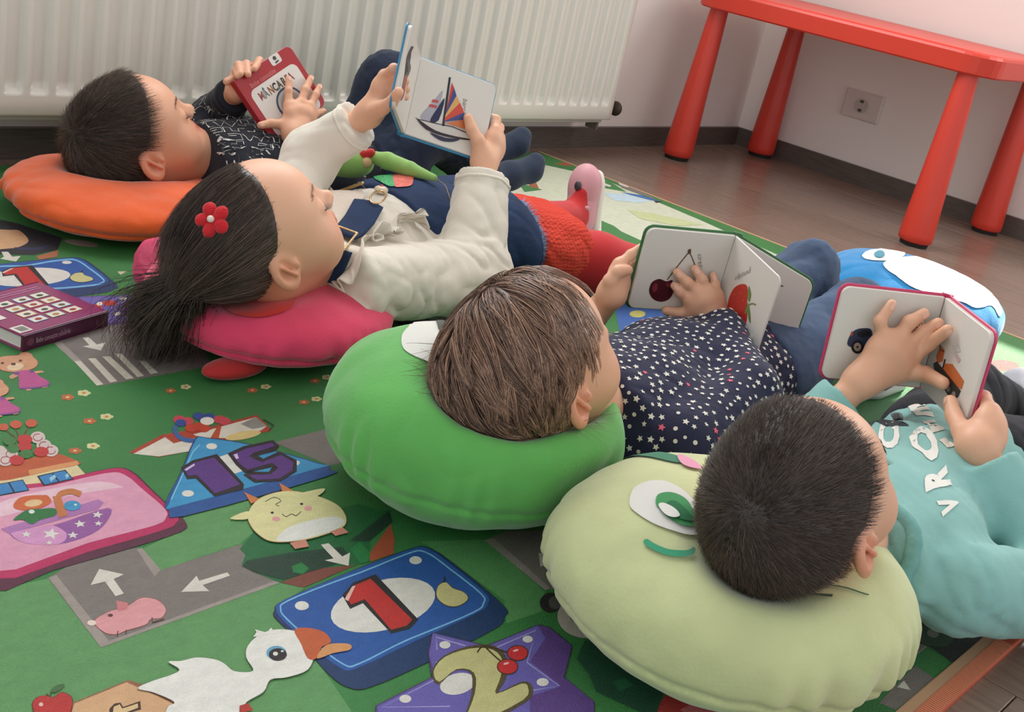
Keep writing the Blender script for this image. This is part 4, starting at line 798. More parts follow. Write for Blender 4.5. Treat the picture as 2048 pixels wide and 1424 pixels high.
def hand_solid(sh, wrist, fingers, thumb, rf=.0066, rp=.0115):
    """fingers: four [base, mid, tip] (index..little); thumb [base, mid, tip]"""
    B = [np.asarray(f[0]) for f in fingers]; w = np.asarray(wrist)
    for b_ in B: sh.rc(w, b_, rp*1.12, rf*1.32, .012)
    for a, b_ in zip(B[:-1], B[1:]): sh.rc(a*.75+w*.25, b_*.75+w*.25, rp*.95, rp*.95, .008); sh.rc(a, b_, rf*1.15, rf*1.15, .005)
    sh.rc(w*.72+thumb[0]*.28, thumb[0], rp*1.1, rf*1.45, .012)
    for i, f in enumerate(fingers):
        k = (1.0, 1.04, 1.0, .88)[i]; f = [np.asarray(p) for p in f]
        sh.chain(f, [rf*k*1.12, rf*k*1.0, rf*k*.86], .0022); sh.el(f[1], rf*k*1.06, None, .003)
    sh.chain([np.asarray(p) for p in thumb], [rf*1.35, rf*1.18, rf*.98], .003)
    return sh
def nails(body, tips, n_list, parent, r=.0042):
    for (tip, prev), n in zip(tips, n_list):
        ax = nrm(tip-prev); O = tip+nrm(n)*.006-ax*.0005; ex = ax; ey = nrm(np.cross(n, ax))
        drape('fingernail', body, *loopF(ell(0, 0, r*1.1, r*.85, 0, 12)), O, ex, ey, .0003, mat('nail', (232, 182, 160), .3), parent, .004)
M_SKIN = mat('skin', (226, 176, 150), 0.48, 0.4, attr='tint', sss=0.12, bump=0.05, bscale=350)
def hair_mat(name, rgb, rough=.42):
    m = mat(name, rgb, rough, 0.5); nt = m.node_tree; b = nt.nodes['Principled BSDF']
    a = nt.nodes.new('ShaderNodeAttribute'); a.attribute_name = 'tint'; nt.links.new(a.outputs['Color'], b.inputs['Base Color']); return m
def grow_hair(hd, solid, roots, dirs0, length, S, flow, lift, seed, stiff=0.75, gravity=0.0, floor_fn=None, frizz=0.0):
    """march strands over the head; roots (N,3), flow(P)->wanted direction"""
    r = np.random.default_rng(seed); N = len(roots); P = roots.copy(); path = [P.copy()]; D = dirs0.copy(); st = (length/(S-1))[:, None]
    for i in range(S-1):
        g = solid.grad(P); f = flow(P); f = f-g*(f*g).sum(1, keepdims=True)*0.9
        near = np.clip(1.0-solid.eval(P)/0.03, 0, 1)[:, None]
        D = D*stiff+(f*near+D*(1-near))*(1-stiff)+A(0, 0, -gravity)*(1-near*.6)*(i/(S-1))+r.normal(0, frizz, (N, 3))
        D /= np.linalg.norm(D, axis=1, keepdims=True)+1e-9; P = P+D*st
        d = solid.eval(P); lf = lift*(0.35+0.65*min(1, (i+1)/3)); push = np.maximum(lf-d, 0)[:, None]; P = P+g*push
        if floor_fn is not None: P = floor_fn(P)
        path.append(P.copy())
    return np.stack(path, 1)
def clear_ears(hd, paths, rad=.020, keep_behind=True):
    ok = np.ones(len(paths), bool)
    for s in (1, -1):
        L_ = (paths-hd.H)@hd.M.T/hd.s; d = np.linalg.norm((L_-A(s*.074, -.008, -.010))/A(1.3, .9, 1.25), axis=2); ok &= (d.min(1) > rad)
    return ok
def strand_obj(name, paths, rad, m, parent, cols, seed, taper=(1.0, .3)):
    r = np.random.default_rng(seed); o = hair_mesh(name, paths, rad, m, parent, None, taper); N, S, _ = paths.shape
    c = np.asarray([s2l(q)[:3] for q in cols]); t = r.random(N); k = (t*len(c)).astype(int) % len(c); C = c[k]*r.uniform(.75, 1.25, (N, 1))
    set_attr(o, 'tint', np.repeat(C, S*3, 0)); return o
def lash_strip(hd, side, parent, inv=None, up=-.0085):
    """dark lashes on the lowered upper lid"""
    bm = bmesh.new()
    for t in np.linspace(-1, 1, 15):
        x = side*.029+t*.0125; y = .0795-.0055*t*t; z = up+.0045*t*t
        a = hd.w((x-.0007, y, z)); b_ = hd.w((x+.0007, y, z)); c = hd.w((x+t*.003*1.0, y+.0095, z-.0030))
        bm.faces.new([bm.verts.new(tuple(v)) for v in (a, b_, c)])
    L1 = [hd.w((side*.029+t*.0140, .0800-.0058*t*t, up+.0010+.0048*t*t)) for t in np.linspace(-1, 1, 13)]; L2 = [hd.w((side*.029+t*.0140, .0800-.0058*t*t, up-.0006+.0048*t*t)) for t in np.linspace(-1, 1, 13)]
    for i in range(12): bm.faces.new([bm.verts.new(tuple(v)) for v in (L1[i], L1[i+1], L2[i+1], L2[i])])
    return bm_obj('eyelashes', bm, mat('lash', (40, 28, 24), .6), parent)
def brow(hd, solid, side, parent, rgb, seed):
    r = np.random.default_rng(seed); N = 60; t = r.random(N); x = side*(.011+.033*t); z = .0185+.0055*np.sin(t*2.6)+r.normal(0, .0012, N)
    P0 = solid.project(hd.W(np.stack([x, .078-.010*t*t, z], 1)), .0004); d = nrm(hd.M[0]*side+hd.M[2]*.25)
    P1 = solid.project(P0+d*.0045, .0012); P2 = solid.project(P0+d*.008, .0010)
    return strand_obj('eyebrow', np.stack([P0, P1, P2], 1), np.full(N, .00028), hair_mat('brow_'+name_of(rgb), rgb), parent, [rgb], seed)
def name_of(rgb): return '_'.join(str(int(v)) for v in rgb)
def scatter(V, mask, N, seed):
    r = np.random.default_rng(seed); idx = np.nonzero(mask)[0]; return V[r.choice(idx, N, replace=len(idx) < N)]
def hair_cap(name, hd, solid_head, inside_fn, thick, m, parent, col, h=.003):
    """solid under-layer of the hair: skull offset cut along the hair line"""
    s = Shape(); skull(s, hd, thick); lo, hi = hd.H-.14, hd.H+.14
    s.fn(lambda P: inside_fn(hd.L(P))*hd.s, lo, hi, .022, 'i')
    V, F = s.mesh(h); o = mesh_obj(name, V, F, m, parent); set_attr(o, 'tint', np.tile(np.asarray(s2l(col)[:3]), (len(V), 1))); return o, V, s

# ================================================================ CUSHIONS
def cushion(name, c, R, Hh, rgb, label, heads, tilt=(0, 0), press=.0045, seam=True, seed=1, plush=True, h=.0032, fl=.55, push=(), rw=.0007):
    """round stuffed cushion, dented by the heads resting on it"""
    root = empty(name, (c[0], c[1], MZ)); sh = Shape(); c = A(c[0], c[1], c[2])
    nx_, ny_ = tilt
    def f(P):
        q = P-c; q = q.copy(); q[:, 2] += q[:, 0]*nx_+q[:, 1]*ny_; r = np.hypot(q[:, 0], q[:, 1]); e = 2.35
        k0 = ((r/R)**e+(np.abs(q[:, 2])/Hh)**e)**(1/e); d = (k0-1)*Hh*np.clip(r/R, fl, 1)/fl*0.62
        a = np.arctan2(q[:, 1], q[:, 0]); rim = np.clip((r/R-.72)/.25, 0, 1)
        d = d+rim*rw*np.sin(a*23+5*np.sin(a*3+seed)+3*np.sin(a*7+2*seed))*(.55+.45*np.sin(a*2+seed))*np.exp(-((q[:, 2]+Hh*.20)/(Hh*.38))**2)
        if seam: d = d+.0022*np.exp(-((q[:, 2]+Hh*.28)/.0035)**2)*rim
        return d
    sh.fn(f, c-A(R+.01, R+.01, Hh+.03), c+A(R+.01, R+.01, Hh+.03), 0)
    for hd in heads:
        hs = Shape(); skull(hs, hd, .001); sh.fn(lambda P, hs=hs: hs.eval(P), hd.H-.13*hd.s, hd.H+.13*hd.s, .030, 's')
    for ps in push: sh.fn(lambda P, ps=ps: ps.eval(P)-.001, [-9]*3, [9]*3, .012, 's')
    sh.cut((0, 0, MZ+.0006), (0, 0, -1), .004)
    sh.disp = lambda P: .0024*folds(P, seed, 30)+.0013*creases(P, seed+5, 60)*np.clip((np.hypot(P[:, 0]-c[0], P[:, 1]-c[1])/R-.45)/.4, 0, 1)+.0006*folds(P, seed+9, 130)
    m = mat('plush_'+name_of(rgb), rgb, 0.85, 0.25, bump=0.25, bscale=260, var=0.10, vscale=14, sheen=.35)
    o = adopt(shape_obj('stuffed_body', sh, h, m), root); tag(root, label, 'cushion'); return root, sh, o
def on_cushion(root, sh, name, loops, O, ex, ey, rgb, off=.0012):
    V2, F = [], []
    for L_ in loops: F.append(tuple(range(len(V2), len(V2)+len(L_)))); V2 += list(map(tuple, L_))
    return adopt(drape(name, sh, np.array(V2), F, O, ex, ey, off, mat('felt_'+name_of(rgb), rgb, .8, .2, bump=.15, bscale=300, sheen=.2)), root)
def on_px(root, sh, name, loops_px, rgb, off=.0012, zz=.12):
    """applique traced where it lies on the cushion's upper face"""
    V2, F, Ps = [], [], []
    for L_ in loops_px:
        P = np.array([UZ(a, b, zz) for a, b in L_])
        for _ in range(12):     # walk along the sight line until it meets the cushion
            d = np.array([nrm(p-CAM) for p in P]); P = P+d*sh.eval(P)[:, None]*.8
        c0 = P.mean(0); F.append(tuple(range(len(Ps), len(Ps)+len(P)))); Ps += list(P)
    Ps = np.array(Ps); c0 = Ps.mean(0); n = nrm(sh.grad(c0[None])[0]); ex = nrm(np.cross(A(0, 1, 0), n)); ey = np.cross(n, ex)
    V2 = np.stack([(Ps-c0)@ex, (Ps-c0)@ey], 1)
    return adopt(drape(name, sh, V2, F, c0, ex, ey, off, mat('felt_'+name_of(rgb), rgb, .8, .2, bump=.15, bscale=300, sheen=.2), None, .005), root)

def turned(F, T, deg):
    """face turned about the crown axis towards the child's right"""
    F = nrm(F); T = nrm(T); R = np.cross(F, T); R = R if R@A(0, -1, 0) > 0 else -R; a = math.radians(deg); return F*math.cos(a)+R*math.sin(a)
HD = dict(
 A=Head((-2.3628, -.3453, .1300), (0, -1, 0), turned((.727, .009, .686), (-.686, .023, .727), 7), (-.686, .023, .727), 1.06),
 B=Head((-2.5167, -.8918, .1652), (0, -1, 0), turned((.699, -.003, .715), (-.712, .09, .696), 8), (-.712, .09, .696), 1.0),
 C=Head((-2.4985, -1.3165, .1720), (0, -1, 0), (.830, .030, .557), (-.555, .115, .823), 1.01),
 D=Head((-2.5059, -1.6292, .1837), (0, -1, 0), (.814, .007, .581), (-.577, .129, .807), .95))
for k in HD:   # right ear lies on the camera side
    if HD[k].M[0]@A(0, -1, 0) < 0: HD[k].M[0] *= -1
cuA, shA, _ = cushion('cushion', (-2.397, -.370, .047), .172, .042, (222, 94, 44), 'flat orange plush cushion under the boy beside the radiator', [HD['A']], seed=3)
cuB, shB, _ = cushion('cushion', (-2.452, -.845, .056), .160, .050, (224, 68, 102), 'pink plush cushion with a red felt patch', [HD['B']], seed=5)
cuD, shD, _ = cushion('cushion', (-2.486, -1.578, .078), .168, .072, (196, 202, 150), 'pale green plush cushion with embroidered eye and smile', [HD['D']], seed=11, rw=.0024)
cuC, shC, _ = cushion('cushion', (-2.500, -1.262, .090), .160, .084, (96, 172, 86), 'bright green plush cushion with a white eye', [HD['C']], seed=8, push=[shD], rw=.0016)
cuE, shE, _ = cushion('cushion', (-1.351, -1.231, .078), .166, .072, (28, 130, 190), 'blue and white plush cushion at the edge of the mat', [], seed=14)

# ---------------------------------------------------------------- cushion faces
Zd8 = lambda p: Z(1100, 750, .4733, p)
on_px(cuD, shD, 'eye_white', [catmull(Zd8([(340, 560), (350, 500), (400, 470), (480, 465), (560, 500), (620, 560), (700, 640), (680, 690), (560, 680), (450, 640), (380, 600)]), 4)], (216, 214, 208))
on_px(cuD, shD, 'eye_iris', [catmull(Zd8([(445, 560), (455, 525), (510, 515), (570, 540), (600, 590), (640, 650), (560, 650), (500, 620), (460, 580)]), 4)], (62, 142, 84), .0020)
on_px(cuD, shD, 'eye_pupil', [catmull(Zd8([(490, 560), (530, 555), (580, 600), (600, 630), (540, 625), (500, 600)]), 4)], (28, 106, 62), .0026)
on_px(cuD, shD, 'eye_glint', [catmull(Zd8([(455, 575), (475, 565), (520, 585), (540, 615), (515, 625), (480, 610)]), 4)], (222, 220, 214), .0032)
on_px(cuD, shD, 'smile', [stroke(catmull(Zd8([(398, 708), (440, 735), (500, 758), (570, 765), (622, 755)]), 4, False), np.r_[5, np.full(15, 12), 6])], (58, 150, 112), .0016)
on_px(cuD, shD, 'brow_stitch', [stroke(catmull(Zd8([(1040, 898), (1100, 925), (1195, 940)]), 4, False), np.linspace(2, 6, 9)), ], (40, 74, 44), .0012, .14)
on_px(cuD, shD, 'brow_stitch', [stroke(catmull(Zd8([(1150, 885), (1250, 905), (1350, 942)]), 4, False), 3)], (52, 92, 58), .0012, .14)
on_px(cuD, shD, 'leaf_patch', [catmull(Zd8([(300, 342), (400, 335), (500, 350), (560, 375), (540, 392), (430, 365)]), 4)], (40, 120, 88))
on_px(cuD, shD, 'flower_patch', [catmull(Zd8([(540, 360), (600, 385), (640, 420), (590, 415), (550, 395)]), 4)], (222, 150, 176), .0018)
Zc7 = lambda p: Z(650, 520, .3722, p)
on_px(cuC, shC, 'eye_white', [catmull(Zc7([(425, 480), (440, 445), (495, 418), (590, 412), (690, 440), (680, 520), (580, 545), (490, 540), (445, 512)]), 4)], (214, 214, 206))
on_px(cuC, shC, 'eye_pupil', [catmull(Zc7([(600, 425), (650, 430), (670, 465), (630, 470)]), 4)], (50, 60, 52), .002)
Zb3 = lambda p: Z(200, 250, .351, p)
on_px(cuB, shB, 'felt_patch', [catmull(Zb3([(700, 1000), (740, 1070), (850, 1105), (950, 1110), (1060, 1080), (1112, 1020), (1100, 960), (1000, 930), (850, 950)]), 4)], (204, 48, 40), .0016, .10)
# rounded flaps of the pink cushion
fp = Shape(); fp.el(UZ(470, 735, MZ+.012), (.045, .022, .0115), None, 0); adopt(shape_obj('foot_flap', fp, .003, mat('plush_red', (176, 46, 44), .85, .2, sheen=.3)), cuB)
ec = UZ(318, 545, .055); fp = Shape(); fp.el(ec, (.034, .020, .046), np.array([nrm(A(.55, -.8, .2)), nrm(A(.6, .5, 0)), nrm(A(-.3, 0, .95))]), 0); fp.disp = lambda P: .0016*folds(P, 31, 260); adopt(shape_obj('ear_flap', fp, .0025, mat('shiny_pink', (226, 74, 116), .35, .6, bump=.5, bscale=160)), cuB)
# blue cushion: white front with the sunlit patch painted in, eye ring, white belly band
Ze6 = lambda p: Z(1500, 450, .281, p)
on_px(cuE, shE, 'eye_ring', [catmull(Ze6([(800, 240), (850, 222), (950, 218), (1060, 232), (1090, 262), (1030, 284), (920, 282), (830, 266)]), 4)], (222, 226, 224))
on_px(cuE, shE, 'eye_pupil', [ell(*Ze6((915, 250)), 10, 4.5, 6)], (70, 140, 160), .002)
on_px(cuE, shE, 'white_sunlit_front', [catmull(Ze6([(915, 310), (1000, 280), (1250, 280), (1450, 330), (1620, 430), (1760, 560), (1770, 640), (1700, 560), (1600, 600), (1500, 560), (1300, 540), (1100, 480), (960, 370)]), 4)], (226, 228, 226))

# ================================================================ CHILDREN
def person(name, k, tone, torso, arms, hands, legs, neck_base, label, feet=True, h=.0024):
    hd = HD[k]; q = hd.s; sh = Shape(); head_solid(sh, hd)
    sh.rc(hd.w((0, -.018, -.050)), neck_base, .038*q, .040*q, .02)
    for c, r in torso: sh.el(c, A(*r)-.020, None, .02)
    sh.rc(neck_base, torso[0][0], .036, .040, .02)
    for a in arms: sh.chain(a, [.022, .022, .0165], .010)
    for w, fs, th, rf in hands: hand_solid(sh, w, fs, th, rf, rf*1.75)
    for lg in legs: sh.chain(lg[:3], [.046, .034, .024], .02)
    if feet:
        for lg in legs: sh.chain(lg[2:], [.024, .016], .01)
    V, F = sh.mesh(h); body = mesh_obj(name, V, F, M_SKIN); set_attr(body, 'tint', skin_tint(hd, V, tone)); tag(body, label, 'person')
    return body, sh, V
def L3(f, P, n, pts, offs): return [UP(*f(p), P, n, o) if f else UP(*p, P, n, o) for p, o in zip(pts, offs)]
idf = lambda p: p
def F3(f, P, n1, n2, pts, offs):
    out = []
    for q, o in zip(pts, offs):
        a, b_ = UP(*f(q), P, n1, o), UP(*f(q), P, n2, o); out.append(a if (a-CAM)@_fw < (b_-CAM)@_fw else b_)
    return out
TONE = (222, 170, 140)
# ---------------------------------------------------------------- near boy, turquoise shirt (D)
b = BK['D']; PL, nL, nR = b['ST'], b['nL'], b['nR']
lw = UP(1722, 762, PL, nL, .030)
hl = [F3(Zd3, PL, nL, nR, q, (.018, .016, .011)) for q in ([(455, 575), (565, 490), (695, 392)], [(410, 500), (520, 405), (628, 345)], [(345, 445), (425, 335), (525, 275)], [(240, 440), (212, 330), (297, 208)])]
tl = F3(Zd3, PL, nL, nR, [(400, 690), (540, 705), (660, 770)], (.018, .014, .010))
rwD = UP(1955, 893, PL, nR, .004)
hr = [L3(idf, PL, nR, q, o) for q, o in (([(1980, 822), (1968, 796), (1948, 782)], (-.014, -.020, -.018)), ([(1990, 845), (1975, 815), (1950, 806)], (-.018, -.030, -.026)), ([(1990, 866), (1978, 842), (1952, 830)], (-.018, -.034, -.028)), ([(1985, 882), (1972, 862), (1950, 850)], (-.014, -.030, -.026)))]
tr = L3(idf, PL, nR, [(1924, 862), (1908, 832), (1901, 803)], (.012, .011, .010))
torD = [(A(-2.265, -1.612, .084), (.105, .118, .074)), (A(-2.13, -1.600, .082), (.12, .108, .072)), (A(-1.985, -1.592, .078), (.10, .105, .068))]
armDr = [A(-2.305, -1.722, .086), A(-2.150, -1.782, .060), rwD]; armDl = [A(-2.295, -1.505, .090), A(-2.170, -1.452, .056), lw]
legDr = [A(-1.95, -1.640, .076), A(-1.745, -1.690, .110), A(-1.600, -1.600, .050), A(-1.545, -1.590, .075)]; legDl = [A(-1.95, -1.545, .076), A(-1.76, -1.500, .090), A(-1.61, -1.52, .050), A(-1.555, -1.51, .085)]
pD, sD, vD = person('person', 'D', TONE, torD, [armDr, armDl], [(lw, hl, tl, .0079), (rwD, hr, tr, .0078)], [legDr, legDl], A(-2.395, -1.632, .118), 'child in turquoise printed shirt reading a pink board book', feet=False)
nails(sD, [(f[2], f[1]) for f in hl]+[(tr[2], tr[1])], [nL]*4+[nR], pD, .0046)
m_teal = mat('cloth_teal', (134, 182, 176), .85, .2, bump=.18, bscale=500, var=.06, vscale=20, sheen=.15)
ts = Shape()
for c, r in torD: ts.el(c, r, None, .04)
ts.el(A(-2.355, -1.625, .092), (.055, .085, .052), None, .05)
def sleeve(sh, arm, radii, back, k=.014, flare=0.0):
    """sleeve cut square at the cuff, blended into the garment"""
    e, w = np.asarray(arm[1]), np.asarray(arm[2]); n = nrm(w-e); sl = Shape(); sl.chain(arm, radii, .02)
    if flare: sl.rc(w-n*(back+.022), w-n*(back-.004), radii[2], radii[2]+flare, .012)
    P0 = w-n*back; sl.fn(lambda P: np.where(np.linalg.norm(P-w, axis=1) < back+.055, (P-P0)@n, -1.0), w-.16, w+.16, .002, 'i')
    q = np.array(arm); r = max(radii); return sh.fn(sl.eval, q.min(0)-r, q.max(0)+r, k)
sleeve(ts, armDr, [.046, .043, .031], .022); sleeve(ts, armDl, [.044, .037, .030], .028)
nkD = nrm(A(-2.395, -1.632, .118)-A(-2.28, -1.615, .085))
ts.fn(lambda P: np.where(P[:, 0] < -2.30, (P-A(-2.372, -1.63, .105))@nkD, -1), [-3, -3, -1], [0, 0, 1], .006, 'i')
ts.cut((0, 0, MZ+.001), (0, 0, -1), .004)
ts.disp = cloth(41, .0046, 58, (.8, 1, 1))
shirtD = shape_obj('shirt', ts, .0034, m_teal, pD)
# neck ribbing and cuffs
def ring_tube(name, c, n, r1, r2, rad, m, parent, ref=A(0, 0, 1), seg=40, solid=None, off=0.0):
    n = nrm(n); ex = nrm(np.cross(ref, n)); ey = np.cross(n, ex); t = np.linspace(0, 2*math.pi, seg, endpoint=False)
    P = c+np.outer(np.cos(t)*r1, ex)+np.outer(np.sin(t)*r2, ey)
    if solid is not None: P = solid.project(P, off)
    s = Shape()
    for i in range(seg): s.rc(P[i], P[(i+1) % seg], rad, rad, .001)
    return shape_obj(name, s, max(.0016, rad*.5), m, parent)
ring_tube('collar', A(-2.365, -1.630, .103), nkD, .060, .056, .0075, mat('cloth_teal_rib', (118, 170, 164), .85, .2, bump=.4, bscale=240), pD, solid=ts, off=.000)
# chest print: word arc and car
ec_, ey_ = None, None
def px_many(sh, pts, z0):
    P0 = np.array([UZ(x, y, z0) for x, y in pts]); d = P0-CAM; d /= np.linalg.norm(d, axis=1, keepdims=True); P = P0.copy()
    for _ in range(16): P = P+d*np.clip(sh.eval(P), -.03, .03)[:, None]*.8
    bad = np.abs(sh.eval(P)) > .003
    if bad.any(): P[bad] = sh.project(P0[bad], 0, 8)
    return P
def px_on(sh, x, y, z0): return px_many(sh, [(x, y)], z0)[0]
def letter_px(ch, quad, sh, rgb, parent, z0=.15):
    """letter laid on cloth; quad = px of lower-left, lower-right, upper-left of the glyph box"""
    V2, F = text_polys(ch, 1.0, .055); mn, mx = V2.min(0), V2.max(0); U_ = (V2-mn)/(mx-mn)
    a, b_, c = [px_on(sh, *q, z0) for q in quad]; n = nrm(sh.grad(a[None])[0])
    g_ = .14; a0 = a; a = a0-(b_-a0)*g_-(c-a0)*g_; b_ = a+(b_-a0)*(1+2*g_); c = a+(c-a0)*(1+2*g_)
    return drape('shirt_letter', sh, U_, F, a, b_-a, c-a, .0009, mat('shirt_print_'+name_of(rgb), rgb, .7), parent, .2)
Zt = lambda p: Z(1700, 700, .2809, p)
for chx, q in (('V', [(775, 1130), (735, 1050), (670, 1170)]), ('R', [(705, 950), (660, 845), (560, 985)]), ('O', [(560, 800), (635, 690), (420, 655)]), ('O', [(240, 705), (350, 660), (200, 560)])):
    letter_px(chx, [tuple(Zt(v)) for v in q], ts, (226, 224, 216), pD)
for chx, q in (('P', [(300, 385), (455, 350), (235, 335)]), ('E', [(480, 460), (580, 465), (430, 405)]), ('E', [(585, 575), (655, 560), (530, 510)]), ('I', [(690, 690), (735, 680), (640, 645)])):
    letter_px(chx, [tuple(Zt(v)) for v in q], ts, (214, 210, 198), pD)
def on_cloth_px(name, sh, loops, rgb, parent, z0=.15, off=.0010, mt=None):
    Ps, F = [], []
    for L_ in loops: F.append(tuple(range(len(Ps), len(Ps)+len(L_)))); Ps += list(px_many(sh, L_, z0))
    Ps = np.array(Ps); c0 = Ps.mean(0); n = nrm(sh.grad(c0[None])[0]); ex = nrm(np.cross(A(0, 1, 0), n)); ey = np.cross(n, ex)
    return drape(name, sh, np.stack([(Ps-c0)@ex, (Ps-c0)@ey], 1), F, c0, ex, ey, off, mt or mat('cloth_print_'+name_of(rgb), rgb, .7), parent, .006)
on_cloth_px('printed_car', ts, [catmull(Zt([(20, 390), (110, 355), (170, 385), (215, 430), (270, 440), (330, 500), (400, 520), (440, 540), (400, 558), (260, 545), (150, 490), (110, 495), (60, 440)]), 3)], (44, 50, 58), pD)
on_cloth_px('printed_wheel', ts, [ell(*Zt((328, 462)), 14, 8)], (92, 110, 112), pD, off=.0014); on_cloth_px('printed_wheel', ts, [ell(*Zt((328, 462)), 8, 4.5)], (40, 44, 48), pD, off=.0018)
# trousers and shoes of the near boy
m_blk = mat('cloth_black', (34, 36, 42), .85, .2, bump=.2, bscale=400, sheen=.1)
tr_ = Shape(); tr_.el(torD[2][0]+A(.03, 0, 0), A(.10, .108, .066), None, .03)
for lg in (legDr, legDl): tr_.chain(lg[:3], [.062, .052, .040], .03)
tr_.cut(A(-2.0, 0, 0), (-1, 0, 0), .006); tr_.cut((0, 0, MZ+.001), (0, 0, -1), .004); tr_.disp = cloth(51, .004, 60)
shape_obj('trousers', tr_, .004, m_blk, pD)
def trainer(parent, ank, toe, up, rgb, sole_rgb, L=.135):
    """shoe along ank->toe; up = instep side"""
    ank = np.asarray(ank); d = nrm(np.asarray(toe)-ank); u = nrm(np.asarray(up)-d*(np.asarray(up)@d)); sd = np.cross(d, u); Rm = np.array([d, sd, u])
    s = Shape(); hc = ank-u*.012-d*.008
    s.el(hc, (.034, .028, .034), Rm, 0); s.el(hc+d*.055-u*.004, (.052, .031, .026), Rm, .03); s.el(hc+d*.078-u*.008, (.034, .031, .022), Rm, .02)
    s.el(hc+u*.036+d*.002, (.024, .020, .020), Rm, .012, 's')
    up_o = shape_obj('shoe', s, .0026, mat('shoe_'+name_of(rgb), rgb, .5, .4, bump=.1, bscale=200), parent)
    t = Shape(); t.bx(hc+d*.035-u*.030, (.070, .031, .0085), Rm, .008, 0); t.fn(lambda P: np.maximum(np.abs((P-hc-d*.035)@sd)-.033+.5*np.maximum(np.abs((P-hc-d*.035)@d)-.042, 0), -1), hc-.13, hc+.13, .012, 'i')
    so = shape_obj('shoe_sole', t, .0026, mat('sole_'+name_of(sole_rgb), sole_rgb, .6), up_o); return up_o, s, (hc, d, sd, u)
for lg in (legDr, legDl): trainer(pD, lg[2]+A(.01, 0, .015), lg[3]+A(.03, 0, .0), (-.75, 0, .65), (150, 152, 160), (226, 226, 228))
# short dark hair, whorl at the back of the crown
HM = hair_mat('hair_dark', (52, 42, 38))
def boy_hair(k, parent, whorl, N, length, cols, seed, line, capcol, lift=.006, rad=.00042, fringe=None, segs=5):
    hd = HD[k]; hs = Shape(); skull(hs, hd)
    cap, V, _ = hair_cap('hair_base', hd, hs, line, .0028*hd.s, HM, parent, capcol)
    L_ = hd.L(V); r = np.random.default_rng(seed)
    keep = hs.eval(V) > .0007*hd.s
    roots = scatter(V, keep, N, seed)+r.normal(0, .0012, (N, 3)); roots = hs.project(roots, .002)
    wpt = hd.w(whorl)
    def flow(P):
        v = P-wpt; g = hs.grad(P); sw = np.cross(g, v); f = v+sw*.55*np.exp(-np.linalg.norm(v, axis=1, keepdims=True)/.03)
        if fringe is not None: f = f/(np.linalg.norm(f, axis=1, keepdims=True)+1e-9)+hd.M[1]*fringe
        return f/(np.linalg.norm(f, axis=1, keepdims=True)+1e-9)
    ln = length*r.uniform(.6, 1.15, N); lr = hd.L(roots); ln = ln*np.where(lr[:, 2] < -.02, .55, 1.0)*np.where(lr[:, 1] > .040, .28 if fringe is None else .45, 1)
    D0 = flow(roots)*.8+hs.grad(roots)*.6; D0 /= np.linalg.norm(D0, axis=1, keepdims=True)
    paths = grow_hair(hd, hs, roots, D0, ln, segs, flow, lift, seed, .42, 0, None, .07); paths = paths[clear_ears(hd, paths)]; N = len(paths)
    return strand_obj('hair', paths, r.uniform(.8, 1.2, N)*rad, HM, parent, cols, seed)
def boy_line(L_):
    # hair region: above a line from forehead hairline round the ears to the nape
    x, y, z = L_[:, 0], L_[:, 1], L_[:, 2]
    front = y-(.060+.010*np.cos(x*40))-np.clip((.045-z), -1, 0)*1.6          # forehead line
    top = .036-z+np.clip(.058-y, 0, 1)*-.35
    side = (.010-z)-(.006-y)*1.10
    side = np.minimum(side, .2)
    f1 = np.maximum(np.where(y > .0, .052-z+(y-.05)*1.15*np.where(y > .02, 1, 1), -1), side)
    return f1*.8
boy_hair('D', pD, (.006, -.060, .062), 19000, .0120, [(88, 72, 63), (70, 57, 51), (108, 89, 78), (58, 48, 43)], 5, boy_line, (60, 50, 44), .0034, .00024, None, 4)
for s_ in (1, -1): brow(HD['D'], sD, s_, pD, (70, 52, 42), 60+s_); lash_strip(HD['D'], s_, pD)

# ---------------------------------------------------------------- girl in the star blouse (C)
b = BK['C']; PC, nL, nR = b['ST'], b['nL'], b['nR']
rwC = UP(1428, 640, PC, nL, .030)
hr = [L3(Zc5, PC, nL, q, o) for q, o in (([(945, 668), (885, 622), (845, 580)], (.016, .012, .0085)), ([(1000, 622), (930, 560), (862, 492)], (.018, .014, .0085)), ([(1062, 612), (1030, 540), (985, 468)], (.018, .014, .0085)), ([(1125, 640), (1120, 575), (1105, 512)], (.016, .013, .0085)))]
tr = L3(Zc5, PC, nL, [(950, 760), (870, 770), (792, 752)], (.016, .012, .009))
lwC = UP(1224, 588, PC, nL, .004)
hl = [L3(idf, PC, nL, q, o) for q, o in (([(1240, 528), (1262, 510), (1282, 495)], (-.008, -.014, -.018)), ([(1243, 542), (1268, 528), (1288, 518)], (-.014, -.022, -.022)), ([(1244, 556), (1268, 546), (1286, 540)], (-.018, -.024, -.024)), ([(1243, 570), (1262, 564), (1280, 560)], (-.018, -.024, -.024)))]
tl = L3(idf, PC, nL, [(1221, 562), (1236, 543), (1256, 540)], (.010, .010, .006))
torC = [(A(-2.275, -1.300, .084), (.105, .112, .072)), (A(-2.135, -1.278, .084), (.115, .104, .072)), (A(-1.985, -1.262, .078), (.10, .104, .066))]
armCr = [A(-2.315, -1.405, .085), A(-2.160, -1.385, .108), rwC]; armCl = [A(-2.305, -1.180, .088), A(-2.125, -1.105, .080), lwC]
legCr = [A(-1.935, -1.308, .076), A(-1.775, -1.325, .145), A(-1.670, -1.340, .045), A(-1.62, -1.34, .035)]; legCl = [A(-1.935, -1.215, .076), A(-1.752, -1.222, .168), A(-1.645, -1.235, .045), A(-1.59, -1.235, .035)]
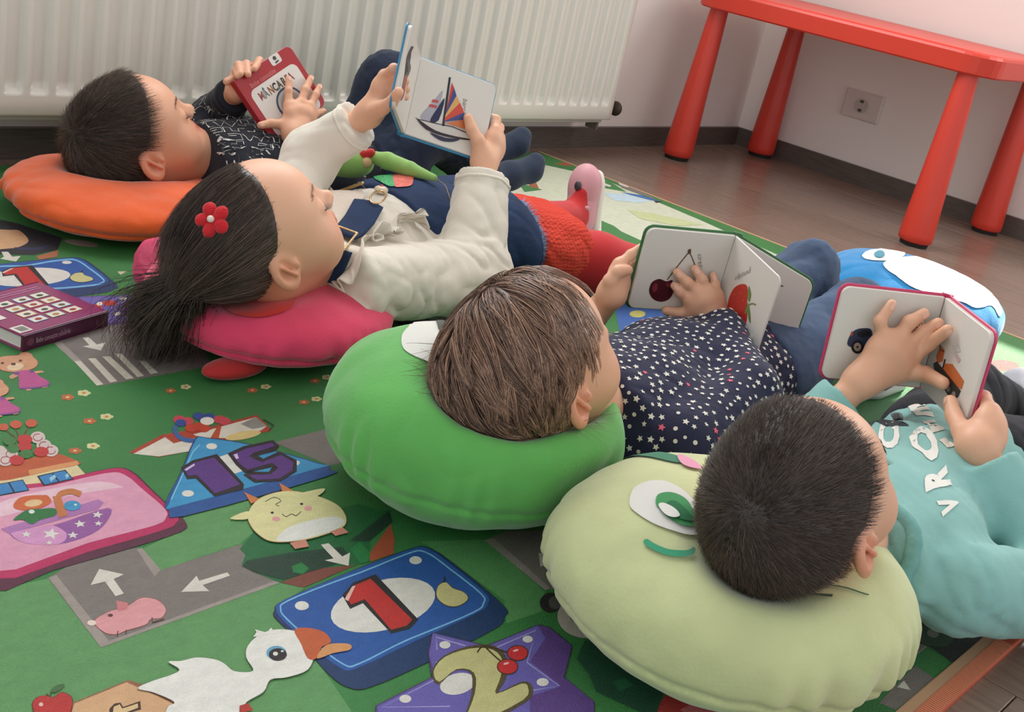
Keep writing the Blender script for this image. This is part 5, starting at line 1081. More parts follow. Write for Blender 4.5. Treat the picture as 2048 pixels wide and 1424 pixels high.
pC, sC, vC_ = person('person', 'C', TONE, torC, [armCr, armCl], [(rwC, hr, tr, .0068), (lwC, hl, tl, .0068)], [legCr, legCl], A(-2.400, -1.318, .114), 'child in navy star-print blouse and jeans reading fruit book', feet=False)
nails(sC, [(f[2], f[1]) for f in hr], [nL]*4, pC, .0038)
m_navy = mat('cloth_navy', (40, 42, 66), .85, .2, bump=.18, bscale=500, sheen=.1)
cs = Shape()
for c, r in torC: cs.el(c, r, None, .04)
cs.el(A(-2.365, -1.312, .094), (.055, .080, .050), None, .05)
sleeve(cs, armCr, [.046, .041, .031], .020, flare=.002); sleeve(cs, armCl, [.046, .036, .028], .085)
nkC = nrm(A(-2.400, -1.318, .114)-A(-2.28, -1.30, .085)); cs.fn(lambda P: np.where(P[:, 0] < -2.30, (P-A(-2.378, -1.316, .106))@nkC, -1), [-3, -3, -1], [0, 0, 1], .006, 'i')
cs.cut((0, 0, MZ+.001), (0, 0, -1), .004); cs.cut(A(-1.965, 0, 0), (1, 0, 0), .004)
cs.disp = cloth(61, .0044, 66)
Vs, Fs = cs.mesh(.0034); mesh_obj('blouse', Vs, Fs, m_navy, pC)
# printed stars, dots and a few pink marks, spread over the cloth
gN = cs.grad(Vs[::3]); Vq = Vs[::3]; r9 = np.random.default_rng(9); order = r9.permutation(len(Vq)); cell = {}; pick = []
dmin = .0098
for i in order:
    p_ = Vq[i]
    if gN[i]@(CAM-p_) < -.02 or p_[2] < .02: continue
    kx = tuple((p_/dmin).astype(int)); ok = True
    for dx in (-1, 0, 1):
        for dy in (-1, 0, 1):
            for dz in (-1, 0, 1):
                for j in cell.get((kx[0]+dx, kx[1]+dy, kx[2]+dz), ()):
                    if np.linalg.norm(Vq[j]-p_) < dmin: ok = False
    if ok: cell.setdefault(kx, []).append(i); pick.append(i)
def star_print(name, ids, r0, r1, rgb, npt):
    V, F = [], []
    for i in ids:
        n = gN[i]; t = nrm(np.cross(n, r9.normal(size=3))); u = np.cross(n, t); R_ = r9.uniform(r0, r1); a = r9.uniform(0, 6.28); m = 10 if npt else 8; k0 = len(V)
        for j in range(m):
            rr = R_*(1 if (j % 2 == 0 or not npt) else .48); th = a+j*2*math.pi/m; V.append(Vq[i]+(t*math.cos(th)+u*math.sin(th))*rr+n*.0007)
        F.append(tuple(range(k0, k0+m)))
    o = mesh_obj(name, cs.project(np.array(V), .0006, 2), F, mat('print_'+name_of(rgb), rgb, .75), pC, False); o['kind'] = 'stuff'; return o
pick = np.array(pick); t9 = r9.random(len(pick))
star_print('star_print', pick[t9 < .52], .0034, .0046, (222, 218, 208), True); star_print('dot_print', pick[(t9 >= .52) & (t9 < .95)], .0019, .0027, (212, 208, 200), False); star_print('pink_star_print', pick[t9 >= .95], .0036, .0046, (216, 92, 116), True)
# jeans
m_jean = mat('denim_blue', (72, 88, 114), .85, .2, bump=.35, bscale=420, var=.28, vscale=16, sheen=.1)
js = Shape(); js.el(torC[2][0]+A(.02, 0, 0), A(.10, .106, .068), None, .03)
for lg in (legCr, legCl): js.chain(lg[:3], [.064, .049, .038], .012)
js.cut(A(-1.985, 0, 0), (-1, 0, 0), .006); js.cut((0, 0, MZ+.001), (0, 0, -1), .004); js.disp = cloth(71, .0050, 75)
shape_obj('jeans', js, .0036, m_jean, pC)
for lg in (legCr, legCl): trainer(pC, lg[2]+A(.0, 0, .01), lg[2]+A(.10, 0, .01), (0, 0, 1), (120, 110, 130), (220, 220, 220))
# chin-length brown hair falling back and down to the cushion
def girl_line(L_):
    x, y, z = L_[:, 0], L_[:, 1], L_[:, 2]
    return np.maximum(np.where(y > 0, .050-z+(y-.05)*1.1, -1), (.012-z)-(.004-y)*1.25)*.8
hd = HD['C']; hsC = Shape(); skull(hsC, hd)
HB = hair_mat('hair_brown', (96, 72, 58), .36)
cap, Vc, _ = hair_cap('hair_base', hd, hsC, girl_line, .0035, HB, pC, (84, 64, 55))
r = np.random.default_rng(21); N = 7000; roots = hsC.project(scatter(Vc, hsC.eval(Vc) > .0007, N, 21)+r.normal(0, .0012, (N, 3)), .003)
crown = hd.w((-.01, -.035, .085))
def flowC(P):
    v = P-crown; f = v/(np.linalg.norm(v, axis=1, keepdims=True)+1e-9)
    f = f*.22+nrm(A(.06, -.74, -.68))*1.0-hd.M[1]*.05
    return f/(np.linalg.norm(f, axis=1, keepdims=True)+1e-9)
def restC(P):
    for s_ in (shC, cs):
        d = s_.eval(P); m = d < .003
        if m.any(): P[m] = P[m]+s_.grad(P[m])*(.003-d[m])[:, None]
    return P
lr = hd.L(roots); ln = r.uniform(.065, .115, N)*np.where(lr[:, 2] < .0, .5, 1)*np.where(lr[:, 0] > .03, .6, 1)*np.where(lr[:, 1] < -.04, .62, 1)
D0 = flowC(roots)*.9+hsC.grad(roots)*.35; D0 /= np.linalg.norm(D0, axis=1, keepdims=True)
# strands gather into locks
gi = r.choice(N, 260, replace=False); lock = np.argmin(((roots[:, None]-roots[gi][None])**2).sum(2), 1); lk = r.normal(0, 1, (260, 3)); D0 = D0+lk[lock]*.06; ln = ln*.55+.45*ln[gi][lock]
pt = grow_hair(hd, hsC, roots, D0, ln, 9, lambda P: flowC(P)+lk[lock]*.15, .0090, 22, .40, .0, restC, .02)
tt = np.linspace(0, 1, pt.shape[1])[None, :, None]; G = pt[gi][lock]; wave = .0022*np.sin(tt*7+lock[:, None, None]*1.7)*np.cross(G[:, -1]-G[:, 0], hsC.grad(G[:, 4]))[:, None]/.08
pt = pt+(G+(pt[:, :1]-G[:, :1])*(1-.60*tt)-pt)*np.clip(tt*1.3, 0, .74)+wave*tt
sp = pt.shape; fl_ = pt.reshape(-1, 3); dd = hsC.eval(fl_); gg = hsC.grad(fl_); fl_ = fl_+gg*(np.maximum(.0035-dd, 0)-np.maximum(dd-.0125, 0))[:, None]*(np.arange(len(fl_)) % sp[1] > 0)[:, None]; pt = fl_.reshape(sp)
pt = pt[clear_ears(hd, pt, .021)]; Lp = (pt-hd.H)@hd.M.T/hd.s; pt = pt[~((Lp[..., 1] > .047) & (Lp[..., 2] < .040)).any(1)]; N = len(pt)
strand_obj('hair', pt, r.uniform(.7, 1.3, N)*.00042, HB, pC, [(130, 99, 82), (98, 75, 64), (166, 127, 106), (82, 63, 54), (190, 150, 124)], 23, (1, .35))
# loose curl at the crown and wisps under the ear
for base, dirn, n_, ln_ in ((hd.w((-.03, -.075, .045)), A(-.6, .35, .05), 36, .034), (hd.w((.060, -.045, -.045)), A(.35, -.75, -.35), 70, .055)):
    rt = hsC.project(base+r.normal(0, .014, (n_, 3)), .004); D = np.tile(nrm(dirn), (n_, 1))+r.normal(0, .28, (n_, 3)); D /= np.linalg.norm(D, axis=1, keepdims=True)
    cv = r.normal(0, .25, (n_, 3))
    strand_obj('hair_wisp', grow_hair(hd, hsC, rt, D, r.uniform(.5, 1.1, n_)*ln_, 9, lambda P: D+cv, .004, 24, .85, .06, restC, .06), r.uniform(.7, 1.2, n_)*.00034, HB, pC, [(112, 86, 72), (134, 104, 86), (92, 72, 62)], 25, (1, .3))
for s_ in (1, -1): brow(HD['C'], sC, s_, pC, (110, 84, 68), 66+s_); lash_strip(HD['C'], s_, pC)
mo = Shape(); mo.el(sC.project(px_on(sC, 1183, 733, .19)[None], 0)[0], .0013, None, 0); shape_obj('mole', mo, .0006, mat('mole', (92, 60, 50), .6), pC)

# ---------------------------------------------------------------- girl in white blouse and denim pinafore (B)
b = BK['B']; PB_, nL, nR = b['ST'], b['nL'], b['nR']
rwB = UP(969, 326, PB_, nR, .006)
hr = [L3(idf, PB_, nR, q, o) for q, o in (([(990, 262), (992, 240), (976, 232)], (-.002, -.014, -.020)), ([(996, 276), (998, 256), (975, 250)], (-.008, -.024, -.024)), ([(996, 290), (996, 272), (972, 266)], (-.012, -.026, -.026)), ([(993, 302), (990, 288), (968, 282)], (-.012, -.026, -.026)))]
tr = L3(idf, PB_, nR, [(957, 282), (943, 258), (936, 236)], (.016, .012, .009))
LBm = (b['LT']+b['LB'])/2
lwB = UD(737, 228, 1.665)
dB = np.dot(LBm-CAM, _fw)
hl = [[UD(*p, t) for p, t in q] for q in ([((770, 152), 1.63), ((788, 138), 1.60), ((804, 148), 1.60)], [((778, 165), 1.63), ((797, 152), 1.605), ((810, 162), 1.61)], [((782, 178), 1.635), ((800, 170), 1.61), ((812, 178), 1.62)], [((783, 192), 1.64), ((799, 188), 1.615), ((811, 194), 1.625)])]
tl = [UD(766, 215, 1.60), UD(783, 205, 1.565), UD(797, 184, 1.545)]
torB = [(A(-2.280, -.795, .092), (.105, .116, .082)), (A(-2.140, -.752, .092), (.118, .112, .084)), (A(-1.995, -.728, .086), (.105, .110, .076))]
armBr = [A(-2.385, -.922, .100), A(-2.152, -.912, .088), rwB]; armBl = [A(-2.330, -.700, .115), A(-2.262, -.655, .190), lwB]
legBr = [A(-1.955, -.785, .066), A(-1.800, -.868, .060), A(-1.660, -.955, .048), A(-1.60, -.97, .08)]; legBl = [A(-1.950, -.690, .066), A(-1.760, -.672, .060), A(-1.585, -.640, .055), A(-1.57, -.63, .12)]
pB, sB, vB_ = person('person', 'B', (224, 172, 142), torB, [armBr, armBl], [(rwB, hr, tr, .0072), (lwB, hl, tl, .0072)], [legBr, legBl], A(-2.415, -.868, .118), 'child in white blouse and denim pinafore reading sailing boat book', feet=False)
m_white = mat('cloth_white', (222, 214, 200), .8, .25, bump=.12, bscale=450, sheen=.15)
bs_ = Shape()
for c, r in torB: bs_.el(c, r, None, .04)
bs_.el(A(-2.385, -.858, .100), (.060, .086, .054), None, .05)
sleeve(bs_, armBr, [.052, .056, .036], .020, flare=.001); sleeve(bs_, armBl, [.044, .040, .032], .022, flare=.001)
nkB = nrm(A(-2.415, -.868, .118)-A(-2.29, -.818, .088)); bs_.fn(lambda P: np.where(P[:, 0] < -2.31, (P-A(-2.432, -.870, .120))@nkB, -1), [-3, -3, -1], [0, 0, 1], .006, 'i')
bs_.cut((0, 0, MZ+.001), (0, 0, -1), .004)
bs_.disp = cloth(81, .0052, 62)
shape_obj('blouse', bs_, .0034, m_white, pB)
for arm, r_ in ((armBr, .032), (armBl, .031)):
    n_ = nrm(arm[2]-arm[1]); ring_tube('cuff_gather', arm[2]-n_*.034, n_, r_+.004, r_+.004, .0028, m_white, pB, solid=bs_, off=-.001)
# denim pinafore
m_den = mat('denim_dark', (40, 56, 86), .85, .2, bump=.4, bscale=420, var=.25, vscale=18)
ds = Shape()
for c, r in torB[1:]: ds.el(c, A(*r)+.007, None, .04)
ds.el(torB[0][0]+A(.01, .0, 0), A(.098, .108, .076)+.004, None, .04)
ds.el(A(-1.945, -.735, .080), (.060, .128, .070), None, .04)
e1, e2 = UZ(640, 332, .165), UZ(778, 404, .155); en = nrm(np.cross(A(0, 0, 1), e2-e1)); en = en if en@A(-1, 0, 0) > 0 else -en
ds.fn(lambda P: (P-e1)@en, [-9]*3, [9]*3, .004, 'i')
def bib_side(P):
    ax = nrm(A(*(torB[1][0]-torB[0][0])[:2], 0)); s_ = np.cross(A(0, 0, 1), ax); t = (P-torB[0][0])@ax; w = (P-torB[0][0])@s_
    lim = .060+np.clip(t-.07, 0, 1)*1.6; return np.abs(w)-lim
ds.fn(bib_side, [-9]*3, [9]*3, .006, 'i'); ds.fn(lambda P: np.where(P[:, 0] < -2.16, .10-P[:, 2], -1), [-9]*3, [9]*3, .006, 'i')
ds.cut(A(-1.928, -.74, 0), (1, .12, 0), .002); ds.cut((0, 0, MZ+.001), (0, 0, -1), .004); ds.disp = cloth(91, .0026, 60)
shape_obj('pinafore', ds, .0034, m_den, pB)
stitch = mat('stitching', (150, 124, 84), .7)
def seam(pts3, m, parent, sh, off=.0008, rad=.0006, name='stitching'):
    P = sh.project(catmull(pts3, 8, False), off); s = Shape(); s.chain(list(P), [rad]*len(P), 0); return shape_obj(name, s, rad*.9, m, parent)
# frayed hem
r = np.random.default_rng(33); th = r.uniform(0, 2*math.pi, 1500); hc = A(-1.930, -.735, .080)
Hm = ds.project(hc+np.stack([np.zeros(1500), .125*np.cos(th), .068*np.sin(th)], 1)-A(.003, 0, 0), .000); Hm = Hm[Hm[:, 2] > .012]
nH = len(Hm); dv = A(1, .1, 0)+r.normal(0, .35, (nH, 3)); dv /= np.linalg.norm(dv, axis=1, keepdims=True); ln = r.uniform(.006, .014, (nH, 1))
fr = np.stack([Hm, Hm+dv*ln*.5, Hm+dv*ln+r.normal(0, .0015, (nH, 3))], 1)
strand_obj('frayed_hem', fr, np.full(nH, .0005), hair_mat('fray', (120, 150, 186), .8), pB, [(120, 150, 186), (86, 116, 160), (160, 184, 206)], 34)
# red lace underskirt, tights
m_lace = mat('lace_red', (206, 66, 50), .85, .2)
nt = m_lace.node_tree; vo = nt.nodes.new('ShaderNodeTexVoronoi'); vo.inputs['Scale'].default_value = 170; vo.inputs['Randomness'].default_value = .35; bp = nt.nodes.new('ShaderNodeBump'); bp.inputs['Strength'].default_value = .9; bp.inputs['Distance'].default_value = .003
tcx = nt.nodes.new('ShaderNodeTexCoord'); nt.links.new(tcx.outputs['Object'], vo.inputs['Vector']); nt.links.new(vo.outputs['Distance'], bp.inputs['Height']); nt.links.new(bp.outputs[0], nt.nodes['Principled BSDF'].inputs['Normal'])
ls = Shape(); ls.el(A(-1.880, -.745, .070), (.105, .140, .070), None, 0); ls.el(A(-1.85, -.80, .068), (.07, .095, .070), None, .03); ls.cut(A(-1.945, -.74, 0), (-1, -.12, 0), .003); ls.cut(A(-1.842, -.78, 0), (1, .10, 0), .003); ls.cut((0, 0, MZ+.001), (0, 0, -1), .004); ls.disp = cloth(95, .0045, 90)
shape_obj('lace_skirt', ls, .0034, m_lace, pB)
m_tight = mat('tights_red', (188, 40, 42), .75, .25, sheen=.2)
tg = Shape(); tg.chain(legBr[:3], [.056, .050, .036], .02); tg.chain(legBl[:3], [.054, .042, .030], .02); tg.rc(legBl[2], legBl[2]+A(.012, 0, .045), .026, .015, .015); tg.rc(legBr[2], legBr[3], .030, .022, .02); tg.cut((0, 0, MZ+.001), (0, 0, -1), .004)
shape_obj('tights', tg, .0034, m_tight, pB)
up1, s1_, fr1 = trainer(pB, legBl[2]+A(.006, 0, -.004), legBl[2]+A(.016, .02, .10), (-1, 0, .1), (206, 150, 156), (226, 216, 206))
hc_, d__, sd__, u__ = fr1
st_ = Shape(); st_.chain([hc_+u__*(.027-14*a_*a_)+d__*.030+sd__*a_ for a_ in (-.029, -.015, 0, .015, .029)], [.005]*5, .002); shape_obj('shoe_strap', st_, .0022, mat('shoe_206_150_156', (206, 150, 156), .5), up1)
bw_ = Shape(); bw_.el(hc_+u__*.024+d__*.070+sd__*.006, (.010, .008, .004), np.array([d__, sd__, u__]), 0); shape_obj('shoe_bow', bw_, .0018, mat('bow_dark', (64, 58, 66), .4), up1)
trainer(pB, legBr[2]+A(.0, 0, .0), legBr[3]+A(.05, 0, .04), (-.5, 0, .8), (206, 150, 156), (226, 216, 206))
# straps with buckle, ring, button
bsS = Shape(); bsS.ops = list(bs_.ops)
def strip(name, sh, loop, m, parent, off, th=.003, z0=.15):
    o = on_cloth_px(name, sh, [loop], (0, 0, 0), parent, z0, off, m); md = o.modifiers.new('thick', 'SOLIDIFY'); md.thickness = th; md.offset = 1; return o
strip('strap', bsS, Zb3([(1240, 880), (1265, 790), (1310, 690), (1440, 735), (1395, 830), (1335, 905)]), m_den, pB, .0035)
strip('strap', bsS, Zb3([(1330, 625), (1395, 530), (1445, 440), (1530, 450), (1608, 488), (1560, 575), (1450, 670)]), m_den, pB, .0055)
m_brass = mat('brass', (206, 176, 130), .3, .5, metal=.9)
def wire_px(name, sh, pts, rad, m, parent, off, closed=True, z0=.15):
    P = sh.project(px_many(sh, pts, z0), off); s = Shape(); n = len(P)
    for i in range(n if closed else n-1): s.rc(P[i], P[(i+1) % n], rad, rad, .0005)
    return shape_obj(name, s, rad*.6, m, parent)
wire_px('buckle', bsS, Zb3([(1290, 680), (1345, 615), (1452, 660), (1405, 732)]), .0016, m_brass, pB, .0095)
wire_px('strap_ring', bsS, ell(*Zb3((1572, 447)), 15, 10, -20, 18), .0014, m_brass, pB, .0085)
bt = Shape(); bt.el(px_on(bs_, *Zb3((1598, 395)), .16)+A(0, 0, .007), (.0105, .0105, .006), None, 0); bto = shape_obj('button', bt, .0016, mat('button_ivory', (226, 206, 180), .3, .5), pB)
bd = Shape(); bd.el(px_on(bs_, *Zb3((1598, 395)), .16)+A(0, 0, .0125), (.004, .003, .0018), None, 0); shape_obj('button_motif', bd, .0009, mat('motif_red', (190, 60, 50), .4), bto)
wire_px('bib_hook', ds, Zb3([(1195, 265), (1250, 235), (1320, 205)]), .0026, m_brass, pB, .004, False, .17)
m_st = mat('stitching', (156, 130, 92), .7)
wire_px('stitching', ds, catmull(Zb3([(1290, 225), (1380, 250), (1470, 320), (1560, 405), (1650, 450)]), 6, False), .0006, m_st, pB, .0006, False, .17)
wire_px('stitching', ds, catmull(Zb2([(1330, 1000), (1400, 1080), (1440, 1180)]), 6, False), .0006, m_st, pB, .0006, False, .16)
# sequin strawberry on the bib
m_sq = mat('sequin_red', (214, 96, 84), .25, .6, bump=1.0, bscale=420, metal=.35); m_sg = mat('sequin_green', (40, 150, 84), .25, .6, bump=1.0, bscale=420, metal=.35)
o = on_cloth_px('sequin_patch', ds, [catmull(Zb2([(1050, 975), (1110, 968), (1180, 985), (1212, 1010), (1205, 1065), (1150, 1078), (1110, 1072), (1090, 1020)]), 4)], (0, 0, 0), pB, .16, .0016, m_sq)
o = on_cloth_px('sequin_patch', ds, [catmull(Zb2([(905, 968), (960, 962), (1040, 985), (1090, 1020), (1112, 1068), (1080, 1070), (1030, 1040), (990, 1020), (985, 1000)]), 4)], (0, 0, 0), pB, .16, .0018, m_sg)
# frill along the strap
pf = px_many(bs_, catmull(Zb3([(1345, 890), (1430, 800), (1520, 660), (1580, 640), (1640, 570), (1720, 545), (1790, 545)]), 16, False), .14)
nf_ = len(pf); gf = bs_.grad(pf); tf = np.gradient(pf, axis=0); tf /= np.linalg.norm(tf, axis=1, keepdims=True); bf = np.cross(tf, gf); sgn = np.arange(nf_)
rows = []
for j in range(7):
    u_ = j/6.0; wv = np.sin(sgn*.42+1.2*np.sin(sgn*.13))*(.012*u_); rows.append(pf+gf*(.001+.026*u_*(.75+.35*np.sin(sgn*.17)))[:, None]+bf*(wv+.010*u_)[:, None]+tf*(.006*u_*np.sin(sgn*.3))[:, None])
Vf = np.array(rows); i = np.arange(6)[:, None]*nf_+np.arange(nf_-1)[None]; Ff = np.stack([i, i+1, i+nf_+1, i+nf_], -1).reshape(-1, 4)
fo = mesh_obj('frill', Vf.reshape(-1, 3), Ff, m_white, pB); md = fo.modifiers.new('thick', 'SOLIDIFY'); md.thickness = .0012
# lacy chest yoke between the straps
yk = on_cloth_px('yoke', bsS, [catmull(Zb3([(1270, 320), (1330, 330), (1420, 380), (1500, 420), (1440, 470), (1370, 580), (1330, 600), (1320, 480), (1290, 400)]), 4)], (0, 0, 0), pB, .15, .0030, mat('lace_white', (206, 192, 178), .9, .2, bump=.9, bscale=200))
# hair drawn back to a pony tail
hd = HD['B']; hsB = Shape(); skull(hsB, hd); HK = hair_mat('hair_black_brown', (48, 38, 34), .38)
def pony_line(L_):
    x, y, z = L_[:, 0], L_[:, 1], L_[:, 2]
    return np.maximum(np.where(y > -.02, .062-z+(y-.030)*1.25+np.abs(x)*-.25, -1), (.010-z)-(.002-y)*1.15)*.8
cap, Vc, capB = hair_cap('hair_base', hd, hsB, pony_line, .0016, HK, pB, (62, 50, 44))
pony = hsB.project(UD(392, 555, 1.36)[None], .006)[0]
def flowB(P):
    v = pony-P; return v/(np.linalg.norm(v, axis=1, keepdims=True)+1e-9)
r = np.random.default_rng(41); N = 8000; roots = hsB.project(scatter(Vc, hsB.eval(Vc) > .0007, N, 41)+r.normal(0, .0012, (N, 3)), .003)
dist = np.linalg.norm(roots-pony, axis=1); ln = np.minimum(dist*1.15+.01, .13)*r.uniform(.75, 1, N)
D0 = flowB(roots)*.9+hsB.grad(roots)*.25+r.normal(0, .08, (N, 3)); D0 /= np.linalg.norm(D0, axis=1, keepdims=True)
pt = grow_hair(hd, hsB, roots, D0, ln, 8, flowB, .0065, 42, .45, 0, None, .035); pt = pt[clear_ears(hd, pt, .019)]; N = len(pt)
strand_obj('hair', pt, r.uniform(.7, 1.2, N)*.00038, HK, pB, [(86, 68, 59), (68, 54, 48), (112, 89, 76), (56, 45, 40)], 43)
# baby hair along the forehead
ev = hsB.eval(Vc); Nb = 900; rb = hsB.project(scatter(Vc, (ev > .0002) & (ev < .0013), Nb, 46)+r.normal(0, .0025, (Nb, 3)), .0006)
Db = flowB(rb)*.75+r.normal(0, .35, (Nb, 3)); Db /= np.linalg.norm(Db, axis=1, keepdims=True)
pb = grow_hair(hd, hsB, rb, Db, r.uniform(.010, .026, Nb), 5, flowB, .0016, 47, .7, 0, None, .05); pb = pb[clear_ears(hd, pb, .017)]
strand_obj('baby_hair', pb, np.full(len(pb), .00020), HK, pB, [(96, 76, 64), (120, 94, 80)], 48)
def mat_floor(P):
    P[:, 2] = np.maximum(P[:, 2], MZ+.002)
    for s_ in (shB,):
        d = s_.eval(P); m = d < .002
        if m.any(): P[m] = P[m]+s_.grad(P[m])*(.002-d[m])[:, None]
    return P
Nt = 2200; c1 = UZ(345, 600, .085); c2 = UZ(322, 640, .05); c3 = UZ(300, 700, MZ+.012)
jit = r.normal(0, 1, (Nt, 3)); sprd = np.array([.010, .017, .024, .030, .034, .030, .024])
ctl = catmull(np.array([pony, c1, c2, c3]), 12, False); idx = np.linspace(0, len(ctl)-1, 9).astype(int)
lenf = r.uniform(.55, 1.0, Nt)
pth = np.zeros((Nt, 9, 3))
for j in range(9):
    t = j/8*lenf*(len(ctl)-1); i0 = np.clip(t.astype(int), 0, len(ctl)-2); f_ = (t-i0)[:, None]; base = ctl[i0]*(1-f_)+ctl[i0+1]*f_
    sp = np.interp(j/8*lenf, np.linspace(0, 1, 7), sprd)[:, None]; pth[:, j] = base+jit*sp*A(.75, .75, .55)+r.normal(0, .0012, (Nt, 3))
    pth[:, j] = mat_floor(pth[:, j])
strand_obj('pony_tail', pth, r.uniform(.7, 1.2, Nt)*.00055, HK, pB, [(66, 53, 47), (50, 41, 37), (84, 67, 58)], 44)
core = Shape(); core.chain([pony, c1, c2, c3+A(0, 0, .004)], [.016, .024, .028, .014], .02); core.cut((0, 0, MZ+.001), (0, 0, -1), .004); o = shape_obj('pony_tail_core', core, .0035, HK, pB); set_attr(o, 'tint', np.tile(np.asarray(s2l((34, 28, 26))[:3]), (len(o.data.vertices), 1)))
tie = ring_tube('hair_tie', pony*.8+c1*.2, c1-pony, .015, .015, .004, mat('tie_red', (150, 40, 44), .7), pB)
fl_o = px_on(capB, 430, 442, .20); nF = nrm(capB.grad(fl_o[None])[0]); fl_o = fl_o+nF*.005; e1_ = nrm(np.cross(nF, A(0, 0, 1))); e2_ = np.cross(nF, e1_)
m_wool = mat('wool_red', (206, 40, 48), .9, .2, bump=.9, bscale=330, sheen=.3)
fw = Shape(); fw.el(fl_o, (.010, .010, .005), np.array([e1_, e2_, nF]), 0); fwo = shape_obj('hair_flower', fw, .0018, m_wool, pB)
for k_ in range(5):
    a_ = k_*2*math.pi/5+.3; dd = e1_*math.cos(a_)+e2_*math.sin(a_); pe = Shape(); pe.el(fl_o+dd*.0125+nF*.001, (.0088, .0082, .0052), np.array([dd, np.cross(nF, dd), nF]), 0); pe.disp = lambda P: .0006*folds(P, 97, 700); shape_obj('petal', pe, .0014, m_wool, fwo)
pe = Shape(); pe.el(fl_o+nF*.0065, .0042, None, 0); shape_obj('pearl', pe, .001, mat('pearl', (232, 216, 204), .25, .6), fwo)
for s_ in (1, -1): brow(HD['B'], sB, s_, pB, (150, 112, 92), 76+s_); lash_strip(HD['B'], s_, pB)
# green plush toy lying on the girl's chest
tq = UD(688, 320, 1.80); toy = empty('plush_toy', tuple(tq-A(0, 0, .028))); m_gp = mat('plush_lime', (146, 186, 104), .85, .2, sheen=.3, bump=.2, bscale=300)
q1 = Shape(); ax_ = nrm(UD(735, 322, 1.82)-UD(630, 322, 1.80)); q1.el(tq, (.046, .032, .026), np.array([ax_, nrm(np.cross(A(0, 0, 1), ax_)), A(0, 0, 1)]), 0); adopt(shape_obj('plush_body', q1, .0025, m_gp), toy)
q2 = Shape(); q2.chain([UD(741, 313, 1.80), UD(775, 322, 1.79), UD(820, 338, 1.77), UD(868, 356, 1.75)], [.009, .013, .011, .006], .004); q2.disp = lambda P: .001*folds(P, 98, 90); adopt(shape_obj('long_ear', q2, .0022, m_gp), toy)
q3 = Shape(); q3.rc(UD(727, 309, 1.79), UD(742, 306, 1.79), .0085, .007, 0); adopt(shape_obj('red_nose', q3, .0018, mat('felt_red', (196, 44, 44), .85, sheen=.3)), toy)
q4 = Shape(); q4.el(UD(733, 325, 1.79), .009, None, 0); adopt(shape_obj('cheek', q4, .0018, mat('felt_tan', (214, 178, 132), .85)), toy)
tag(toy, 'small lime green plush toy lying beside the denim bib', 'plush toy')

# ---------------------------------------------------------------- far boy, dark patterned shirt (A)
b = BK['A']; PA, nA_ = b['ST'], b['nR']
rwA = UP(589, 272, PA, nA_, .026)
hr = [L3(Za8, PA, nA_, q, o) for q, o in (([(890, 845), (888, 660), (890, 505)], (.016, .013, .009)), ([(1040, 820), (1105, 645), (1178, 495)], (.017, .014, .009)), ([(1160, 860), (1235, 710), (1288, 605)], (.016, .013, .009)), ([(1215, 960), (1285, 940), (1345, 915)], (.012, .008, .004)))]
tr = L3(Za8, PA, nA_, [(820, 1095), (660, 1080), (528, 1105)], (.015, .013, .011))
lwA = UP(474, 182, PA, nA_, -.040)
hl = [L3(Za8, PA, nA_, q, o) for q, o in (([(450, 350), (510, 270), (445, 372)], (-.030, -.012, .007)), ([(330, 400), (345, 315), (362, 445)], (-.030, -.012, .007)), ([(250, 430), (240, 325), (262, 440)], (-.030, -.014, .006)), ([(215, 480), (205, 400), (225, 470)], (-.030, -.016, .004)))]
tl = L3(Za8, PA, nA_, [(260, 530), (170, 510), (88, 540)], (-.028, -.022, -.018))
torA = [(A(-2.150, -.368, .090), (.105, .116, .076)), (A(-2.020, -.364, .088), (.115, .106, .074)), (A(-1.890, -.360, .082), (.10, .104, .068))]
armAr = [A(-2.195, -.475, .096), A(-2.085, -.520, .105), rwA]; armAl = [A(-2.190, -.262, .100), A(-2.125, -.215, .130), lwA]
legAr = [A(-1.885, -.415, .080), A(-1.800, -.420, .185), A(-1.615, -.430, .060), A(-1.50, -.440, .085)]; legAl = [A(-1.885, -.325, .080), A(-1.835, -.335, .232), A(-1.610, -.360, .072), A(-1.495, -.385, .125)]
pA, sA, vA_ = person('person', 'A', (216, 162, 132), torA, [armAr, armAl], [(rwA, hr, tr, .0064), (lwA, hl, tl, .0066)], [legAr, legAl], A(-2.262, -.352, .106), 'child in dark line-patterned shirt reading the red book')
nails(sA, [(f[2], f[1]) for f in hr[:3]]+[(tr[2], tr[1])], [nA_]*4, pA, .0036)
m_dark = mat('cloth_dark_navy', (34, 36, 44), .85, .2, bump=.2, bscale=450, sheen=.1)
a_s = Shape()
for c, r in torA: a_s.el(c, r, None, .04)
a_s.el(A(-2.232, -.360, .098), (.055, .084, .052), None, .05)
sleeve(a_s, armAr, [.046, .042, .030], .040); sleeve(a_s, armAl, [.046, .040, .029], .022)
nkA = nrm(A(-2.290, -.352, .116)-A(-2.15, -.365, .09)); a_s.fn(lambda P: np.where(P[:, 0] < -2.17, (P-A(-2.252, -.355, .107))@nkA, -1), [-3, -3, -1], [0, 0, 1], .006, 'i')
a_s.cut((0, 0, MZ+.001), (0, 0, -1), .004); a_s.disp = cloth(101, .0042, 62)
shape_obj('shirt', a_s, .0034, m_dark, pA)
